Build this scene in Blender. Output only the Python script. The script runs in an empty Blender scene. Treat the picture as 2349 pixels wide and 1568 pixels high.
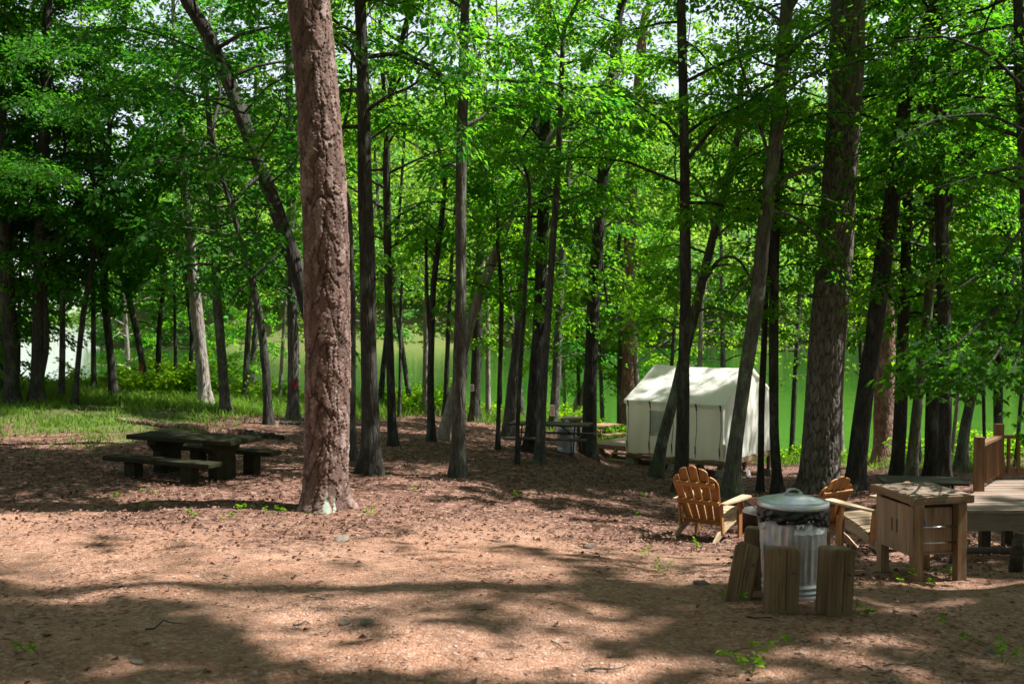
import bpy, math, random
import numpy as np
from mathutils import Vector, Matrix

rng = np.random.default_rng(11)
random.seed(5)
SC = bpy.context.scene
COL = SC.collection

# ---------------------------------------------------------------- camera, sky, sun, exposure
CAMZ = 1.65
PITCH = math.atan(59.0 / 2283.75)
cam_d = bpy.data.cameras.new('camera')
cam_d.lens = 35.0
cam_d.sensor_width = 36.0
cam_d.clip_start = 0.1
cam_d.clip_end = 5000
cam_d.dof.use_dof = True
cam_d.dof.focus_distance = 13.0
cam_d.dof.aperture_fstop = 2.4
cam = bpy.data.objects.new('camera', cam_d)
cam.location = (0, 0, CAMZ)
cam.rotation_euler = (math.pi / 2 - PITCH, 0, 0)
COL.objects.link(cam)
SC.camera = cam

SUN = np.array([0.66, 0.04, 1.12])
SUN /= np.linalg.norm(SUN)
SUN_EL = math.asin(SUN[2])
sun_d = bpy.data.lights.new('sun', 'SUN')
sun_d.energy = 5.0
sun_d.angle = math.radians(0.75)
sun_d.color = (1.0, 0.975, 0.93)
sun = bpy.data.objects.new('sun', sun_d)
sun.rotation_euler = Vector(SUN).to_track_quat('Z', 'Y').to_euler()
sun.location = (20, -10, 40)
COL.objects.link(sun)

world = bpy.data.worlds.new('World')
SC.world = world
world.use_nodes = True
wn = world.node_tree.nodes
bg = wn['Background']
sky = wn.new('ShaderNodeTexSky')
sky.sky_type = 'NISHITA'
sky.sun_disc = False
sky.sun_elevation = SUN_EL
sky.sun_rotation = math.atan2(SUN[0], SUN[1])
sky.dust_density = 0.7
pale = wn.new('ShaderNodeHueSaturation')      # desaturated to a paler sky than clear blue
pale.inputs['Saturation'].default_value = 0.4
world.node_tree.links.new(sky.outputs[0], pale.inputs['Color'])
world.node_tree.links.new(pale.outputs[0], bg.inputs[0])
bg.inputs[1].default_value = 0.085

SC.view_settings.view_transform = 'Standard'
SC.view_settings.look = 'None'
SC.view_settings.exposure = 1.5
SC.view_settings.gamma = 1.0
SC.render.engine = 'CYCLES'
SC.cycles.max_bounces = 7
SC.cycles.diffuse_bounces = 3
SC.cycles.glossy_bounces = 3
SC.cycles.transmission_bounces = 5
SC.cycles.transparent_max_bounces = 4
SC.cycles.use_denoising = True
SC.cycles.sample_clamp_indirect = 6.0
SC.cycles.caustics_reflective = False
SC.cycles.caustics_refractive = False
try:
    SC.cycles.denoiser = 'OPENIMAGEDENOISE'
    SC.cycles.denoising_prefilter = 'ACCURATE'
except Exception:
    pass

# ---------------------------------------------------------------- photograph geometry -> world points
F = 2283.75
CX, CY = 1174.5, 784.0
SP, CP = math.sin(PITCH), math.cos(PITCH)


def ray(px, py):
    a = (px - CX) / F
    b = (CY - py) / F
    d = np.array([a, CP + b * SP, -SP + b * CP])
    return d / d[1]


def pt(px, py, Y):
    r = ray(px, py)
    return np.array([r[0] * Y, Y, CAMZ + r[2] * Y])


def project(P):
    P = np.asarray(P, float)
    x, y, z = P[..., 0], P[..., 1], P[..., 2] - CAMZ
    dep = y * CP - z * SP
    up = y * SP + z * CP
    dep = np.where(np.abs(dep) < 1e-3, 1e-3, dep)
    return CX + F * x / dep, CY - F * up / dep, dep


WATER = -6.0 + CAMZ
# brow of the bank: picture column, distance, picture row; behind it the ground drops to the water
_B = np.array([(-900, 31, 885), (-200, 32, 890), (100, 33, 893), (200, 33.5, 895), (450, 33, 912), (600, 33, 925), (900, 35, 938), (1090, 36, 950), (1300, 38, 976), (1400, 40, 1020),
               (1600, 41, 1044), (1800, 41, 1060), (1950, 36, 1058), (2100, 30, 1055), (2349, 29, 1050), (2900, 29, 1045), (3600, 28, 1040)], float)
B_U = (_B[:, 0] - CX) / F
B_D = _B[:, 1]
B_Z = -(_B[:, 2] - 725.0) / F * B_D
DROP = 0.36
S_D = B_D + (6.0 + B_Z) / DROP


def brow(u):
    return np.interp(u, B_U, B_D)


def shore(u):
    return np.interp(u, B_U, S_D)


def smooth(a, b, x):
    t = np.clip((x - a) / (b - a), 0, 1)
    return t * t * (3 - 2 * t)


def gz(x, y, bumps=True):
    x = np.asarray(x, float)
    y = np.asarray(y, float)
    u = np.clip(x / np.maximum(y, 7.0), -1.05, 1.05)
    ds = shore(u)
    z13 = np.interp(u, [-0.3, -0.1, 0.2], [-2.58, -2.68, -2.97])
    z8 = np.interp(u, [-0.3, 0.2], [-2.12, -2.2])
    z = np.where(y < 8, -1.65 + (z8 + 1.65) * y / 8.0, z8 + (z13 - z8) * (y - 8) / 5.0)
    # a slightly concave bank down to the water
    db, zb = brow(u), np.interp(u, B_U, B_Z)
    t = np.clip((y - 13) / (db - 13), 0, 1)
    z = np.where(y > 13, z13 + (zb - z13) * t, z)
    q = np.clip((y - db) / 2.5, 0, None)
    z = np.where(y > db, zb - DROP * (y - db) * np.clip(q * 0.5 + 0.5, 0, 1), z)
    z = np.where(y > ds, np.minimum(z, -6.02 - 0.16 * (y - ds)), z)
    z = np.maximum(z, -9.0)
    yf = 188 + 9 * np.sin(x / 31.0) + 5 * np.sin(x / 13.0 + 1)
    m = smooth(-88, -70, x + 0.25 * (y - 188))
    hill = -6.3 + np.minimum((y - yf) * 0.43, 70)
    z = np.where((y > 120), np.maximum(z, m * hill + (1 - m) * -9.0), z)
    far = -8 + np.minimum((y - 1000) * 0.1, 7)
    z = np.where(y > 900, np.maximum(z, far), z)
    if bumps:
        k = np.clip((ds - y) / 6, 0, 1) * np.clip((y + 5) / 6, 0, 1)
        z = z + k * (0.030 * np.sin(1.7 * x + 0.6 * y) * np.sin(1.1 * y - 0.7 * x + 2)
                     + 0.018 * np.sin(4.3 * x + 1.0) * np.sin(3.7 * y + 0.5 * x)
                     + 0.008 * np.sin(9.1 * x + 4 * np.sin(y)) * np.sin(8.3 * y + x))
    return z + CAMZ


_YS = np.concatenate([np.linspace(3, 30, 2701), np.linspace(30.02, 95, 2000)])


def at(px, py):
    r = ray(px, py)
    zz = CAMZ + r[2] * _YS
    g = gz(r[0] * _YS, _YS)
    ds = float(shore(r[0])) - 0.8
    hit = np.nonzero((zz <= g) | (_YS > ds))[0]
    Y = _YS[hit[0]] if len(hit) else ds
    return np.array([r[0] * Y, Y, float(gz(r[0] * Y, Y))])


# ---------------------------------------------------------------- object helpers
def tag(o, label=None, cat=None, group=None, kind=None):
    if label: o['label'] = label
    if cat: o['category'] = cat
    if group: o['group'] = group
    if kind: o['kind'] = kind
    return o


def empty(name, loc, rz=0.0):
    o = bpy.data.objects.new(name, None)
    o.empty_display_size = 0.2
    o.location = [float(v) for v in loc]
    o.rotation_euler = (0, 0, rz)
    COL.objects.link(o)
    return o


def thing(name, label, cat, loc=(0, 0, 0), rz=0.0, group=None):
    return tag(empty(name, loc, rz), label, cat, group)


def copy_tree(o, parent=None):
    c = o.copy()
    COL.objects.link(c)
    if parent is not None:
        c.parent = parent
    for ch in list(o.children):
        copy_tree(ch, c)
    return c


def np_mesh(name, V, faces, mat, parent=None, smooth_sh=False, attrs=None):
    """V (n,3); faces (m,k) int array with constant k, or list of such arrays"""
    me = bpy.data.meshes.new(name)
    if not isinstance(faces, list):
        faces = [faces]
    faces = [np.asarray(f, np.int32) for f in faces if len(f)]
    loops = np.concatenate([f.ravel() for f in faces])
    tot = np.concatenate([np.full(len(f), f.shape[1], np.int32) for f in faces])
    start = np.concatenate([[0], np.cumsum(tot)[:-1]]).astype(np.int32)
    me.vertices.add(len(V))
    me.vertices.foreach_set('co', np.asarray(V, np.float32).ravel())
    me.loops.add(len(loops))
    me.loops.foreach_set('vertex_index', loops.astype(np.int32))
    me.polygons.add(len(tot))
    me.polygons.foreach_set('loop_start', start)
    me.polygons.foreach_set('loop_total', tot)
    if smooth_sh:
        me.polygons.foreach_set('use_smooth', np.ones(len(tot), bool))
    for k, a in (attrs or {}).items():
        a = np.asarray(a, np.float32)
        if a.ndim == 1:
            at_ = me.attributes.new(k, 'FLOAT', 'POINT')
            at_.data.foreach_set('value', a)
        else:
            at_ = me.attributes.new(k, 'FLOAT_VECTOR', 'POINT')
            at_.data.foreach_set('vector', a.ravel())
    me.update(calc_edges=True)
    me.validate()
    if mat: me.materials.append(mat)
    o = bpy.data.objects.new(name, me)
    COL.objects.link(o)
    if parent is not None: o.parent = parent
    return o


def unit(v):
    v = np.asarray(v, float)
    return v / max(1e-9, np.linalg.norm(v))


class MB:
    """collects boards, tubes, lathes and prisms into one mesh; g carries wood grain coordinates"""
    def __init__(s):
        s.v, s.f, s.g = [], [], []

    def add(s, vs, fs, gs=None):
        b = len(s.v)
        s.v += [tuple(map(float, p)) for p in vs]
        s.g += [tuple(map(float, p)) for p in (gs if gs is not None else vs)]
        s.f += [tuple(i + b for i in f) for f in fs]

    def board(s, p0, p1, w, t, up=(0, 0, 1), w1=None, t1=None):
        p0, p1 = np.array(p0, float), np.array(p1, float)
        d = unit(p1 - p0)
        upv = np.array(up, float)
        if abs(np.dot(d, upv)) > 0.98: upv = np.array([0, 1.0, 0])
        a = unit(np.cross(d, upv))
        n = np.cross(a, d)
        L = np.linalg.norm(p1 - p0)
        off = np.array([random.uniform(0, 40), random.uniform(0, 9), random.uniform(0, 9)])
        vs, gs = [], []
        for k, (p, ww, tt) in enumerate(((p0, w, t), (p1, w1 or w, t1 or t))):
            for i, j in ((-1, -1), (1, -1), (1, 1), (-1, 1)):
                vs.append(p + a * (i * ww / 2) + n * (j * tt / 2))
                gs.append(off + np.array([k * L, i * ww / 2, j * tt / 2]))
        s.add(vs, [(3, 2, 1, 0), (4, 5, 6, 7), (0, 1, 5, 4), (1, 2, 6, 5), (2, 3, 7, 6), (3, 0, 4, 7)], gs)

    def tube(s, pts, rad, n=8, cap=True):
        pts = [np.array(p, float) for p in pts]
        m = len(pts)
        if not hasattr(rad, '__len__'): rad = [rad] * m
        ref = np.array([0, 0, 1.0])
        d0 = unit(pts[1] - pts[0])
        if abs(d0[2]) > 0.9: ref = np.array([1.0, 0, 0])
        a = unit(np.cross(d0, ref))
        vs = []
        for i in range(m):
            d = unit(pts[min(i + 1, m - 1)] - pts[max(i - 1, 0)])
            a = unit(a - d * np.dot(a, d))
            b = np.cross(d, a)
            for k in range(n):
                t = 2 * math.pi * k / n
                vs.append(pts[i] + rad[i] * (math.cos(t) * a + math.sin(t) * b))
        fs = [(i * n + k, i * n + (k + 1) % n, (i + 1) * n + (k + 1) % n, (i + 1) * n + k)
              for i in range(m - 1) for k in range(n)]
        if cap:
            fs.append(tuple(range(n))[::-1])
            fs.append(tuple((m - 1) * n + k for k in range(n)))
        s.add(vs, fs)

    def lathe(s, prof, n=48, rfun=None, close=False):
        vs = []
        for r, z in prof:
            for k in range(n):
                t = 2 * math.pi * k / n
                rr = r if rfun is None else rfun(r, z, t)
                vs.append((rr * math.cos(t), rr * math.sin(t), z))
        m = len(prof)
        fs = [(i * n + k, i * n + (k + 1) % n, (i + 1) * n + (k + 1) % n, (i + 1) * n + k)
              for i in range(m - 1) for k in range(n)]
        if close:
            fs.append(tuple(range(n))[::-1])
            fs.append(tuple((m - 1) * n + k for k in range(n)))
        s.add(vs, fs)

    def prism(s, outline, o, ax, ay, depth, grain=None):
        """outline 2-D points in the plane (o, ax, ay), extruded by depth along ax x ay, centred"""
        o, ax, ay = np.array(o, float), unit(ax), unit(ay)
        n = unit(np.cross(ax, ay))
        k = len(outline)
        off = np.array([random.uniform(0, 40), random.uniform(0, 9), random.uniform(0, 9)])
        vs, gs = [], []
        for sgn in (-0.5, 0.5):
            for (x, y) in outline:
                vs.append(o + ax * x + ay * y + n * (sgn * depth))
                gs.append(off + (np.array([y, x, sgn * depth]) if grain == 'y' else np.array([x, y, sgn * depth])))
        fs = [tuple(range(k))[::-1], tuple(range(k, 2 * k))]
        fs += [(i, (i + 1) % k, k + (i + 1) % k, k + i) for i in range(k)]
        s.add(vs, fs, gs)

    def build(s, name, mat, parent=None, smooth_sh=False, bevel=0.0):
        me = bpy.data.meshes.new(name)
        me.from_pydata(s.v, [], s.f)
        at_ = me.attributes.new('grain', 'FLOAT_VECTOR', 'POINT')
        at_.data.foreach_set('vector', np.array(s.g, np.float32).ravel())
        me.materials.append(mat)
        if smooth_sh:
            for p in me.polygons: p.use_smooth = True
        me.update()
        o = bpy.data.objects.new(name, me)
        COL.objects.link(o)
        if parent is not None: o.parent = parent
        if bevel:
            b = o.modifiers.new('edge', 'BEVEL')
            b.width = bevel
            b.segments = 2
            b.limit_method = 'ANGLE'
            b.angle_limit = math.radians(40)
        return o


# ---------------------------------------------------------------- materials
class NT:
    def __init__(s, name):
        s.m = bpy.data.materials.new(name)
        s.m.use_nodes = True
        s.t = s.m.node_tree
        s.p = s.t.nodes['Principled BSDF']
        s.out = s.t.nodes['Material Output']

    def n(s, typ, **kw):
        x = s.t.nodes.new(typ)
        for k, v in kw.items():
            if k in x.inputs.keys():
                s.set(x.inputs[k], v)
            else:
                setattr(x, k, v)
        return x

    def set(s, sock, v):
        if isinstance(v, bpy.types.NodeSocket):
            s.t.links.new(v, sock)
        elif isinstance(v, bpy.types.Node):
            s.t.links.new(v.outputs[0], sock)
        else:
            if hasattr(sock.default_value, '__len__') and len(sock.default_value) == 4 and len(v) == 3:
                v = (*v, 1.0)
            sock.default_value = v

    def coord(s, kind='Object', scale=(1, 1, 1), attr=None):
        if attr:
            src = s.n('ShaderNodeAttribute', attribute_name=attr).outputs['Vector']
        else:
            src = s.n('ShaderNodeTexCoord').outputs[kind]
        mp = s.n('ShaderNodeMapping')
        mp.inputs['Scale'].default_value = scale
        s.t.links.new(src, mp.inputs['Vector'])
        return mp.outputs[0]

    def noise(s, vec, scale, detail=4, rough=0.55, dist=0.0, out='Fac'):
        x = s.n('ShaderNodeTexNoise')
        x.inputs['Scale'].default_value = scale
        x.inputs['Detail'].default_value = detail
        x.inputs['Roughness'].default_value = rough
        x.inputs['Distortion'].default_value = dist
        s.t.links.new(vec, x.inputs['Vector'])
        return x.outputs[out]

    def voro(s, vec, scale, feature='F1', out='Distance', rnd=1.0):
        x = s.n('ShaderNodeTexVoronoi', feature=feature)
        x.inputs['Scale'].default_value = scale
        x.inputs['Randomness'].default_value = rnd
        s.t.links.new(vec, x.inputs['Vector'])
        return x.outputs[out]

    def ramp(s, fac, stops, interp='LINEAR'):
        x = s.n('ShaderNodeValToRGB')
        cr = x.color_ramp
        cr.interpolation = interp
        while len(cr.elements) < len(stops): cr.elements.new(0.5)
        for e, (p, c) in zip(cr.elements, stops):
            e.position = p
            e.color = (*c, 1) if len(c) == 3 else c
        s.t.links.new(fac, x.inputs[0])
        return x.outputs[0]

    def mix(s, fac, a, b, mode='MIX'):
        x = s.n('ShaderNodeMix', data_type='RGBA', blend_type=mode)
        s.set(x.inputs[0], fac)
        s.set(x.inputs[6], a)
        s.set(x.inputs[7], b)
        return x.outputs[2]

    def math(s, op, a, b=0.0):
        x = s.n('ShaderNodeMath', operation=op)
        s.set(x.inputs[0], a)
        s.set(x.inputs[1], b)
        return x.outputs[0]

    def rng(s, v, a, b, c=0.0, d=1.0):
        x = s.n('ShaderNodeMapRange')
        s.set(x.inputs[0], v)
        for i, q in enumerate((a, b, c, d)): x.inputs[i + 1].default_value = q
        return x.outputs[0]

    def bump(s, h, strength=0.5, dist=0.02):
        x = s.n('ShaderNodeBump')
        x.inputs['Strength'].default_value = strength
        x.inputs['Distance'].default_value = dist
        s.t.links.new(h, x.inputs['Height'])
        s.t.links.new(x.outputs[0], s.p.inputs['Normal'])
        return x

    def base(s, c, rough=0.8, spec=0.3, metal=0.0):
        s.set(s.p.inputs['Base Color'], c)
        s.set(s.p.inputs['Roughness'], rough)
        s.p.inputs['Specular IOR Level'].default_value = spec
        s.p.inputs['Metallic'].default_value = metal


def wood_mat(name, dark, mid, light, rough=0.7, spec=0.25, moss=None, weather=0.0):
    s = NT(name)
    v = s.coord(attr='grain', scale=(1.1, 16, 16))
    n1 = s.noise(v, 1.6, 6, 0.62, 0.6)
    v2 = s.coord(attr='grain', scale=(0.6, 3.5, 3.5))
    n2 = s.noise(v2, 1.3, 3, 0.5)
    c = s.ramp(n1, [(0.30, dark), (0.5, mid), (0.72, light)])
    c = s.mix(s.rng(n2, 0.35, 0.7, 0, 0.55), c, dark)
    if weather:
        n3 = s.noise(s.coord('Object', (3, 3, 3)), 1.0, 5, 0.6)
        c = s.mix(s.rng(n3, 0.42, 0.62, 0, weather), c, (0.24, 0.22, 0.19))
    if moss:
        n3 = s.noise(s.coord('Object', (4, 4, 4)), 1.0, 6, 0.65)
        c = s.mix(s.rng(n3, 0.45, 0.62, 0, 0.85), c, moss)
    s.base(c, rough, spec)
    s.bump(n1, 0.35, 0.006)
    return s.m


def bark_mat(name, dark, mid, light, lichen=(0.3, 0.31, 0.26), lich=0.35, sx=9.0, sz=1.6, bump=0.8, moss=None):
    s = NT(name)
    info = s.n('ShaderNodeObjectInfo')
    v = s.coord('Object', (sx, sx, sz))
    fine = s.noise(s.coord('Object', (30, 30, 9)), 1.3, 6, 0.7)
    add = s.n('ShaderNodeVectorMath', operation='ADD')
    s.t.links.new(v, add.inputs[0])
    s.t.links.new(info.outputs['Location'], add.inputs[1])
    v = add.outputs[0]
    n1 = s.noise(v, 1.5, 6, 0.65, 0.8)
    vo = s.voro(v, 1.25, 'DISTANCE_TO_EDGE')
    edge = s.rng(vo, 0.0, 0.18)
    c = s.ramp(n1, [(0.28, dark), (0.5, mid), (0.75, light)])
    c = s.mix(s.rng(edge, 0, 1, 0.55, 0.0), c, dark)
    c = s.mix(s.rng(fine, 0.42, 0.62, 0.5, 0.0), c, dark)
    c = s.mix(s.rng(fine, 0.60, 0.72, 0.0, 0.5), c, lichen)
    v2 = s.coord('Object', (2.6, 2.6, 1.4))
    add2 = s.n('ShaderNodeVectorMath', operation='ADD')
    s.t.links.new(v2, add2.inputs[0])
    s.t.links.new(info.outputs['Location'], add2.inputs[1])
    n2 = s.noise(add2.outputs[0], 1.2, 7, 0.68)
    c = s.mix(s.rng(n2, 0.52, 0.66, 0, lich), c, lichen)
    if moss:
        n4 = s.noise(add2.outputs[0], 2.3, 5, 0.6)
        c = s.mix(s.rng(n4, 0.5, 0.62, 0, 0.7), c, moss)
    s.base(c, 0.9, 0.15)
    h = s.math('ADD', s.math('MULTIPLY', edge, 0.6), n1)
    s.bump(h, bump, 0.025)
    return s.m


def leaf_mat(name, base, trans, base2, trans2, tf=0.52, rough=0.6, spec=0.08):
    s = NT(name)
    a = s.n('ShaderNodeAttribute', attribute_name='lv').outputs['Fac']
    s.base(s.mix(a, base, base2), rough, spec)
    tr = s.n('ShaderNodeBsdfTranslucent')
    s.set(tr.inputs['Color'], s.mix(a, trans, trans2))
    mx = s.n('ShaderNodeMixShader')
    mx.inputs[0].default_value = tf
    s.t.links.new(s.p.outputs[0], mx.inputs[1])
    s.t.links.new(tr.outputs[0], mx.inputs[2])
    s.t.links.new(mx.outputs[0], s.out.inputs[0])
    return s.m


def plain(name, c, rough=0.6, spec=0.4, metal=0.0, vary=0.0, c2=None, scale=6.0, bump=0.0):
    s = NT(name)
    if c2 is not None:
        n = s.noise(s.coord('Object', (1, 1, 1)), scale, 6, 0.65)
        s.base(s.mix(s.rng(n, 0.38, 0.64), c, c2), rough, spec, metal)
        if bump: s.bump(n, bump, 0.01)
    else:
        s.base(c, rough, spec, metal)
    return s.m


M = {}
M['bark_pine'] = None
M['bark_oak'] = bark_mat('oak_bark', (0.05, 0.040, 0.032), (0.14, 0.116, 0.094), (0.27, 0.22, 0.18), lich=0.25, sx=13, sz=1.3, bump=0.7)
M['bark_dark'] = bark_mat('dark_bark', (0.018, 0.016, 0.0135), (0.046, 0.041, 0.034), (0.098, 0.089, 0.076), (0.13, 0.14, 0.105), lich=0.45)
M['bark_grey'] = bark_mat('grey_bark', (0.034, 0.031, 0.027), (0.085, 0.078, 0.067), (0.16, 0.148, 0.13), (0.24, 0.25, 0.20), lich=0.5)
M['bark_pale'] = bark_mat('pale_bark', (0.12, 0.10, 0.085), (0.3, 0.26, 0.22), (0.47, 0.43, 0.37), (0.5, 0.5, 0.44), lich=0.5)
M['bark_moss'] = bark_mat('mossy_bark', (0.042, 0.038, 0.031), (0.10, 0.091, 0.074), (0.19, 0.175, 0.145), (0.26, 0.29, 0.22), lich=0.6, moss=(0.10, 0.13, 0.05))
M['bark_red'] = bark_mat('red_pine_bark', (0.07, 0.036, 0.026), (0.22, 0.12, 0.09), (0.40, 0.25, 0.20), (0.42, 0.33, 0.29), lich=0.5, sx=7, sz=2.6, bump=1.0)

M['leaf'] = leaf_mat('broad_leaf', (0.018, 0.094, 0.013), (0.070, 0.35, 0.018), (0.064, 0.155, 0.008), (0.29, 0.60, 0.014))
M['leaf_dark'] = leaf_mat('broad_leaf_shaded', (0.013, 0.064, 0.010), (0.048, 0.23, 0.014), (0.032, 0.10, 0.008), (0.125, 0.37, 0.012), 0.5)  # broad leaf with the shade of the left foliage put into its colour
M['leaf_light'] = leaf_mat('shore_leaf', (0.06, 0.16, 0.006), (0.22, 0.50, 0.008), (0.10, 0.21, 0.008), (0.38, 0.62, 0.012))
M['leaf_far'] = leaf_mat('far_leaf', (0.045, 0.150, 0.032), (0.15, 0.43, 0.07), (0.12, 0.21, 0.025), (0.40, 0.60, 0.06), 0.5, 0.7, 0.1)
M['grass'] = leaf_mat('grass_blade', (0.06, 0.14, 0.015), (0.16, 0.36, 0.02), (0.12, 0.20, 0.03), (0.30, 0.44, 0.05), 0.4)
M['litter'] = leaf_mat('dry_leaf', (0.095, 0.046, 0.032), (0.08, 0.036, 0.022), (0.25, 0.15, 0.11), (0.14, 0.066, 0.04), 0.12, 0.75, 0.2)

M['wood_new'] = wood_mat('new_timber', (0.13, 0.066, 0.032), (0.27, 0.15, 0.075), (0.40, 0.25, 0.14), weather=0.3)
M['wood_chair'] = wood_mat('stained_cedar', (0.14, 0.055, 0.015), (0.34, 0.15, 0.04), (0.50, 0.26, 0.09), rough=0.5, spec=0.4)
M['wood_seat'] = wood_mat('weathered_cedar', (0.22, 0.15, 0.09), (0.36, 0.27, 0.17), (0.48, 0.38, 0.26))
M['wood_deck'] = wood_mat('deck_timber', (0.12, 0.078, 0.055), (0.21, 0.145, 0.105), (0.31, 0.235, 0.18), weather=0.35)
M['wood_post'] = wood_mat('old_post_timber', (0.06, 0.033, 0.017), (0.19, 0.112, 0.058), (0.33, 0.21, 0.118), moss=(0.13, 0.095, 0.045))
M['wood_dark'] = wood_mat('old_dark_timber', (0.03, 0.024, 0.016), (0.065, 0.05, 0.035), (0.12, 0.098, 0.072))
M['plywood'] = wood_mat('plywood', (0.19, 0.10, 0.055), (0.32, 0.19, 0.115), (0.46, 0.32, 0.22), weather=0.25)
M['rail'] = wood_mat('stained_railing', (0.085, 0.042, 0.02), (0.17, 0.088, 0.042), (0.25, 0.14, 0.07))
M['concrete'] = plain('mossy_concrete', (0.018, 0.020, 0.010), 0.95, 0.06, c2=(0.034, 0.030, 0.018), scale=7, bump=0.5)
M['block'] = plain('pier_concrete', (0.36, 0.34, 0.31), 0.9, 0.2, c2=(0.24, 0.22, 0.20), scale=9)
M['black'] = plain('black_steel', (0.018, 0.017, 0.016), 0.55, 0.5, c2=(0.05, 0.028, 0.018), scale=10)
M['rust'] = plain('rusty_steel', (0.12, 0.045, 0.022), 0.8, 0.3, c2=(0.05, 0.022, 0.014), scale=14)
M['bar'] = plain('bare_steel', (0.62, 0.62, 0.62), 0.3, 0.5, 1.0)
M['strap'] = plain('blue_strap', (0.02, 0.09, 0.42), 0.6)
M['bolt'] = plain('bolt_steel', (0.10, 0.085, 0.07), 0.5, 0.5, 0.8)
M['rope'] = plain('dark_rope', (0.02, 0.02, 0.02), 0.9)
M['sign'] = plain('sign_board', (0.62, 0.62, 0.58), 0.6)
M['sign_ink'] = plain('sign_ink', (0.10, 0.10, 0.10), 0.6)
M['sign_red'] = plain('sign_red_ink', (0.45, 0.06, 0.05), 0.6)
M['paint_red'] = plain('red_paint', (0.36, 0.015, 0.015), 0.8, c2=(0.18, 0.02, 0.02), scale=30)
M['paint_orange'] = plain('orange_paint', (0.42, 0.09, 0.04), 0.8, c2=(0.25, 0.06, 0.04), scale=30)
M['stone'] = plain('stone', (0.11, 0.09, 0.076), 0.9, 0.15, c2=(0.19, 0.145, 0.115), scale=8, bump=0.4)
M['rope_white'] = plain('pale_cord', (0.55, 0.55, 0.5), 0.9)


def canvas_mat():
    s = NT('tent_canvas')
    v = s.coord('Object', (1, 1, 1))
    n = s.noise(v, 1.1, 6, 0.6)
    c = s.mix(s.rng(n, 0.35, 0.7), (0.83, 0.81, 0.74), (0.74, 0.725, 0.63))
    n3 = s.noise(v, 4.5, 5, 0.7)
    c = s.mix(s.rng(n3, 0.62, 0.78, 0, 0.35), c, (0.34, 0.33, 0.25))
    s.base(c, 0.9, 0.1)
    n2 = s.noise(s.coord('Object', (3.5, 3.5, 0.9)), 1.6, 5, 0.55, 0.5)
    s.bump(n2, 0.6, 0.06)
    tr = s.n('ShaderNodeBsdfTranslucent')
    s.set(tr.inputs['Color'], (0.84, 0.82, 0.68))
    mx = s.n('ShaderNodeMixShader')
    mx.inputs[0].default_value = 0.38
    s.t.links.new(s.p.outputs[0], mx.inputs[1])
    s.t.links.new(tr.outputs[0], mx.inputs[2])
    s.t.links.new(mx.outputs[0], s.out.inputs[0])
    return s.m


M['canvas'] = canvas_mat()


def galv_mat():
    s = NT('galvanised_steel')
    v = s.coord('Object', (1, 1, 1))
    vo = s.voro(v, 26, 'F1', 'Color')
    n = s.noise(v, 3.2, 5, 0.6)
    c = s.mix(s.rng(n, 0.35, 0.68), (0.56, 0.58, 0.60), (0.40, 0.42, 0.44))
    c = s.mix(0.12, c, vo, 'OVERLAY')
    s.base(c, s.rng(n, 0.3, 0.7, 0.34, 0.52), 0.5, 0.85)
    return s.m


M['galv'] = galv_mat()


def bag_mat():
    s = NT('black_plastic')
    n = s.noise(s.coord('Object', (6, 6, 14)), 1.8, 5, 0.6, 1.0)
    s.base((0.006, 0.006, 0.007), 0.25, 0.4)
    s.bump(n, 0.55, 0.02)
    return s.m


M['bag'] = bag_mat()


def label_mat():
    s = NT('worn_paper_label')
    n = s.noise(s.coord('Object', (22, 22, 14)), 1.6, 7, 0.75)
    z = s.n('ShaderNodeSeparateXYZ')
    s.t.links.new(s.n('ShaderNodeTexCoord').outputs['Object'], z.inputs[0])
    up = s.rng(z.outputs[2], 0.525, 0.565)
    f = s.math('MULTIPLY', s.rng(n, 0.44, 0.54), up)
    s.base(s.mix(f, (0.72, 0.72, 0.72), (0.12, 0.12, 0.13)), 0.6, 0.3)
    return s.m


M['label'] = label_mat()
# ---------------------------------------------------------------- where sun reaches the ground: gaps in the canopy
# (each gap: centre and radii on the ground, given where the photograph shows a sunlit patch; leaves standing in
#  the way of the sun over a gap are thinned out, so the gaps are real openings between the crowns)
GAPS = [  # px, py, rx, ry, strength
    (560, 1262, 330, 62, 0.95), (1040, 1310, 260, 48, 0.95), (620, 1350, 210, 56, 0.95), (330, 1330, 230, 46, 0.95), (90, 1290, 130, 60, 0.9), (150, 1368, 120, 34, 0.85),
    (800, 1355, 130, 42, 0.9), (960, 1250, 200, 34, 0.7), (1290, 1240, 190, 36, 0.8), (1330, 1412, 190, 44, 0.8),
    (1560, 1290, 150, 50, 0.85), (1180, 1330, 150, 36, 0.8), (1880, 1480, 200, 26, 0.75), (2060, 1372, 190, 26, 0.7),
    (150, 985, 190, 45, 0.95), (370, 1142, 100, 18, 0.8), (600, 1186, 85, 14, 0.8), (90, 1182, 60, 10, 0.7),
    (980, 1075, 90, 14, 0.8), (1130, 1010, 110, 22, 0.5), (1300, 1290, 260, 24, 0.7), (1480, 1150, 130, 10, 0.6),
    (560, 985, 120, 22, 0.8), (2280, 1145, 90, 14, 0.7), (1950, 1240, 60, 14, 0.5), (820, 1450, 260, 44, 0.85),
    (1500, 1540, 260, 30, 0.55), (2140, 1190, 60, 12, 0.5), (1100, 1460, 200, 30, 0.65),
    (2030, 1068, 70, 16, 0.7), (420, 1410, 90, 16, 0.5), (1700, 1400, 70, 20, 0.4), (700, 1540, 200, 26, 0.7), (1000, 1500, 420, 60, 0.9), (700, 1410, 180, 34, 0.9), (1280, 1515, 330, 40, 0.9), (1900, 1545, 260, 30, 0.7), (1480, 1215, 240, 30, 0.6), (640, 1400, 200, 40, 0.85), (1040, 1385, 220, 34, 0.75),
]
_G = []
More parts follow.
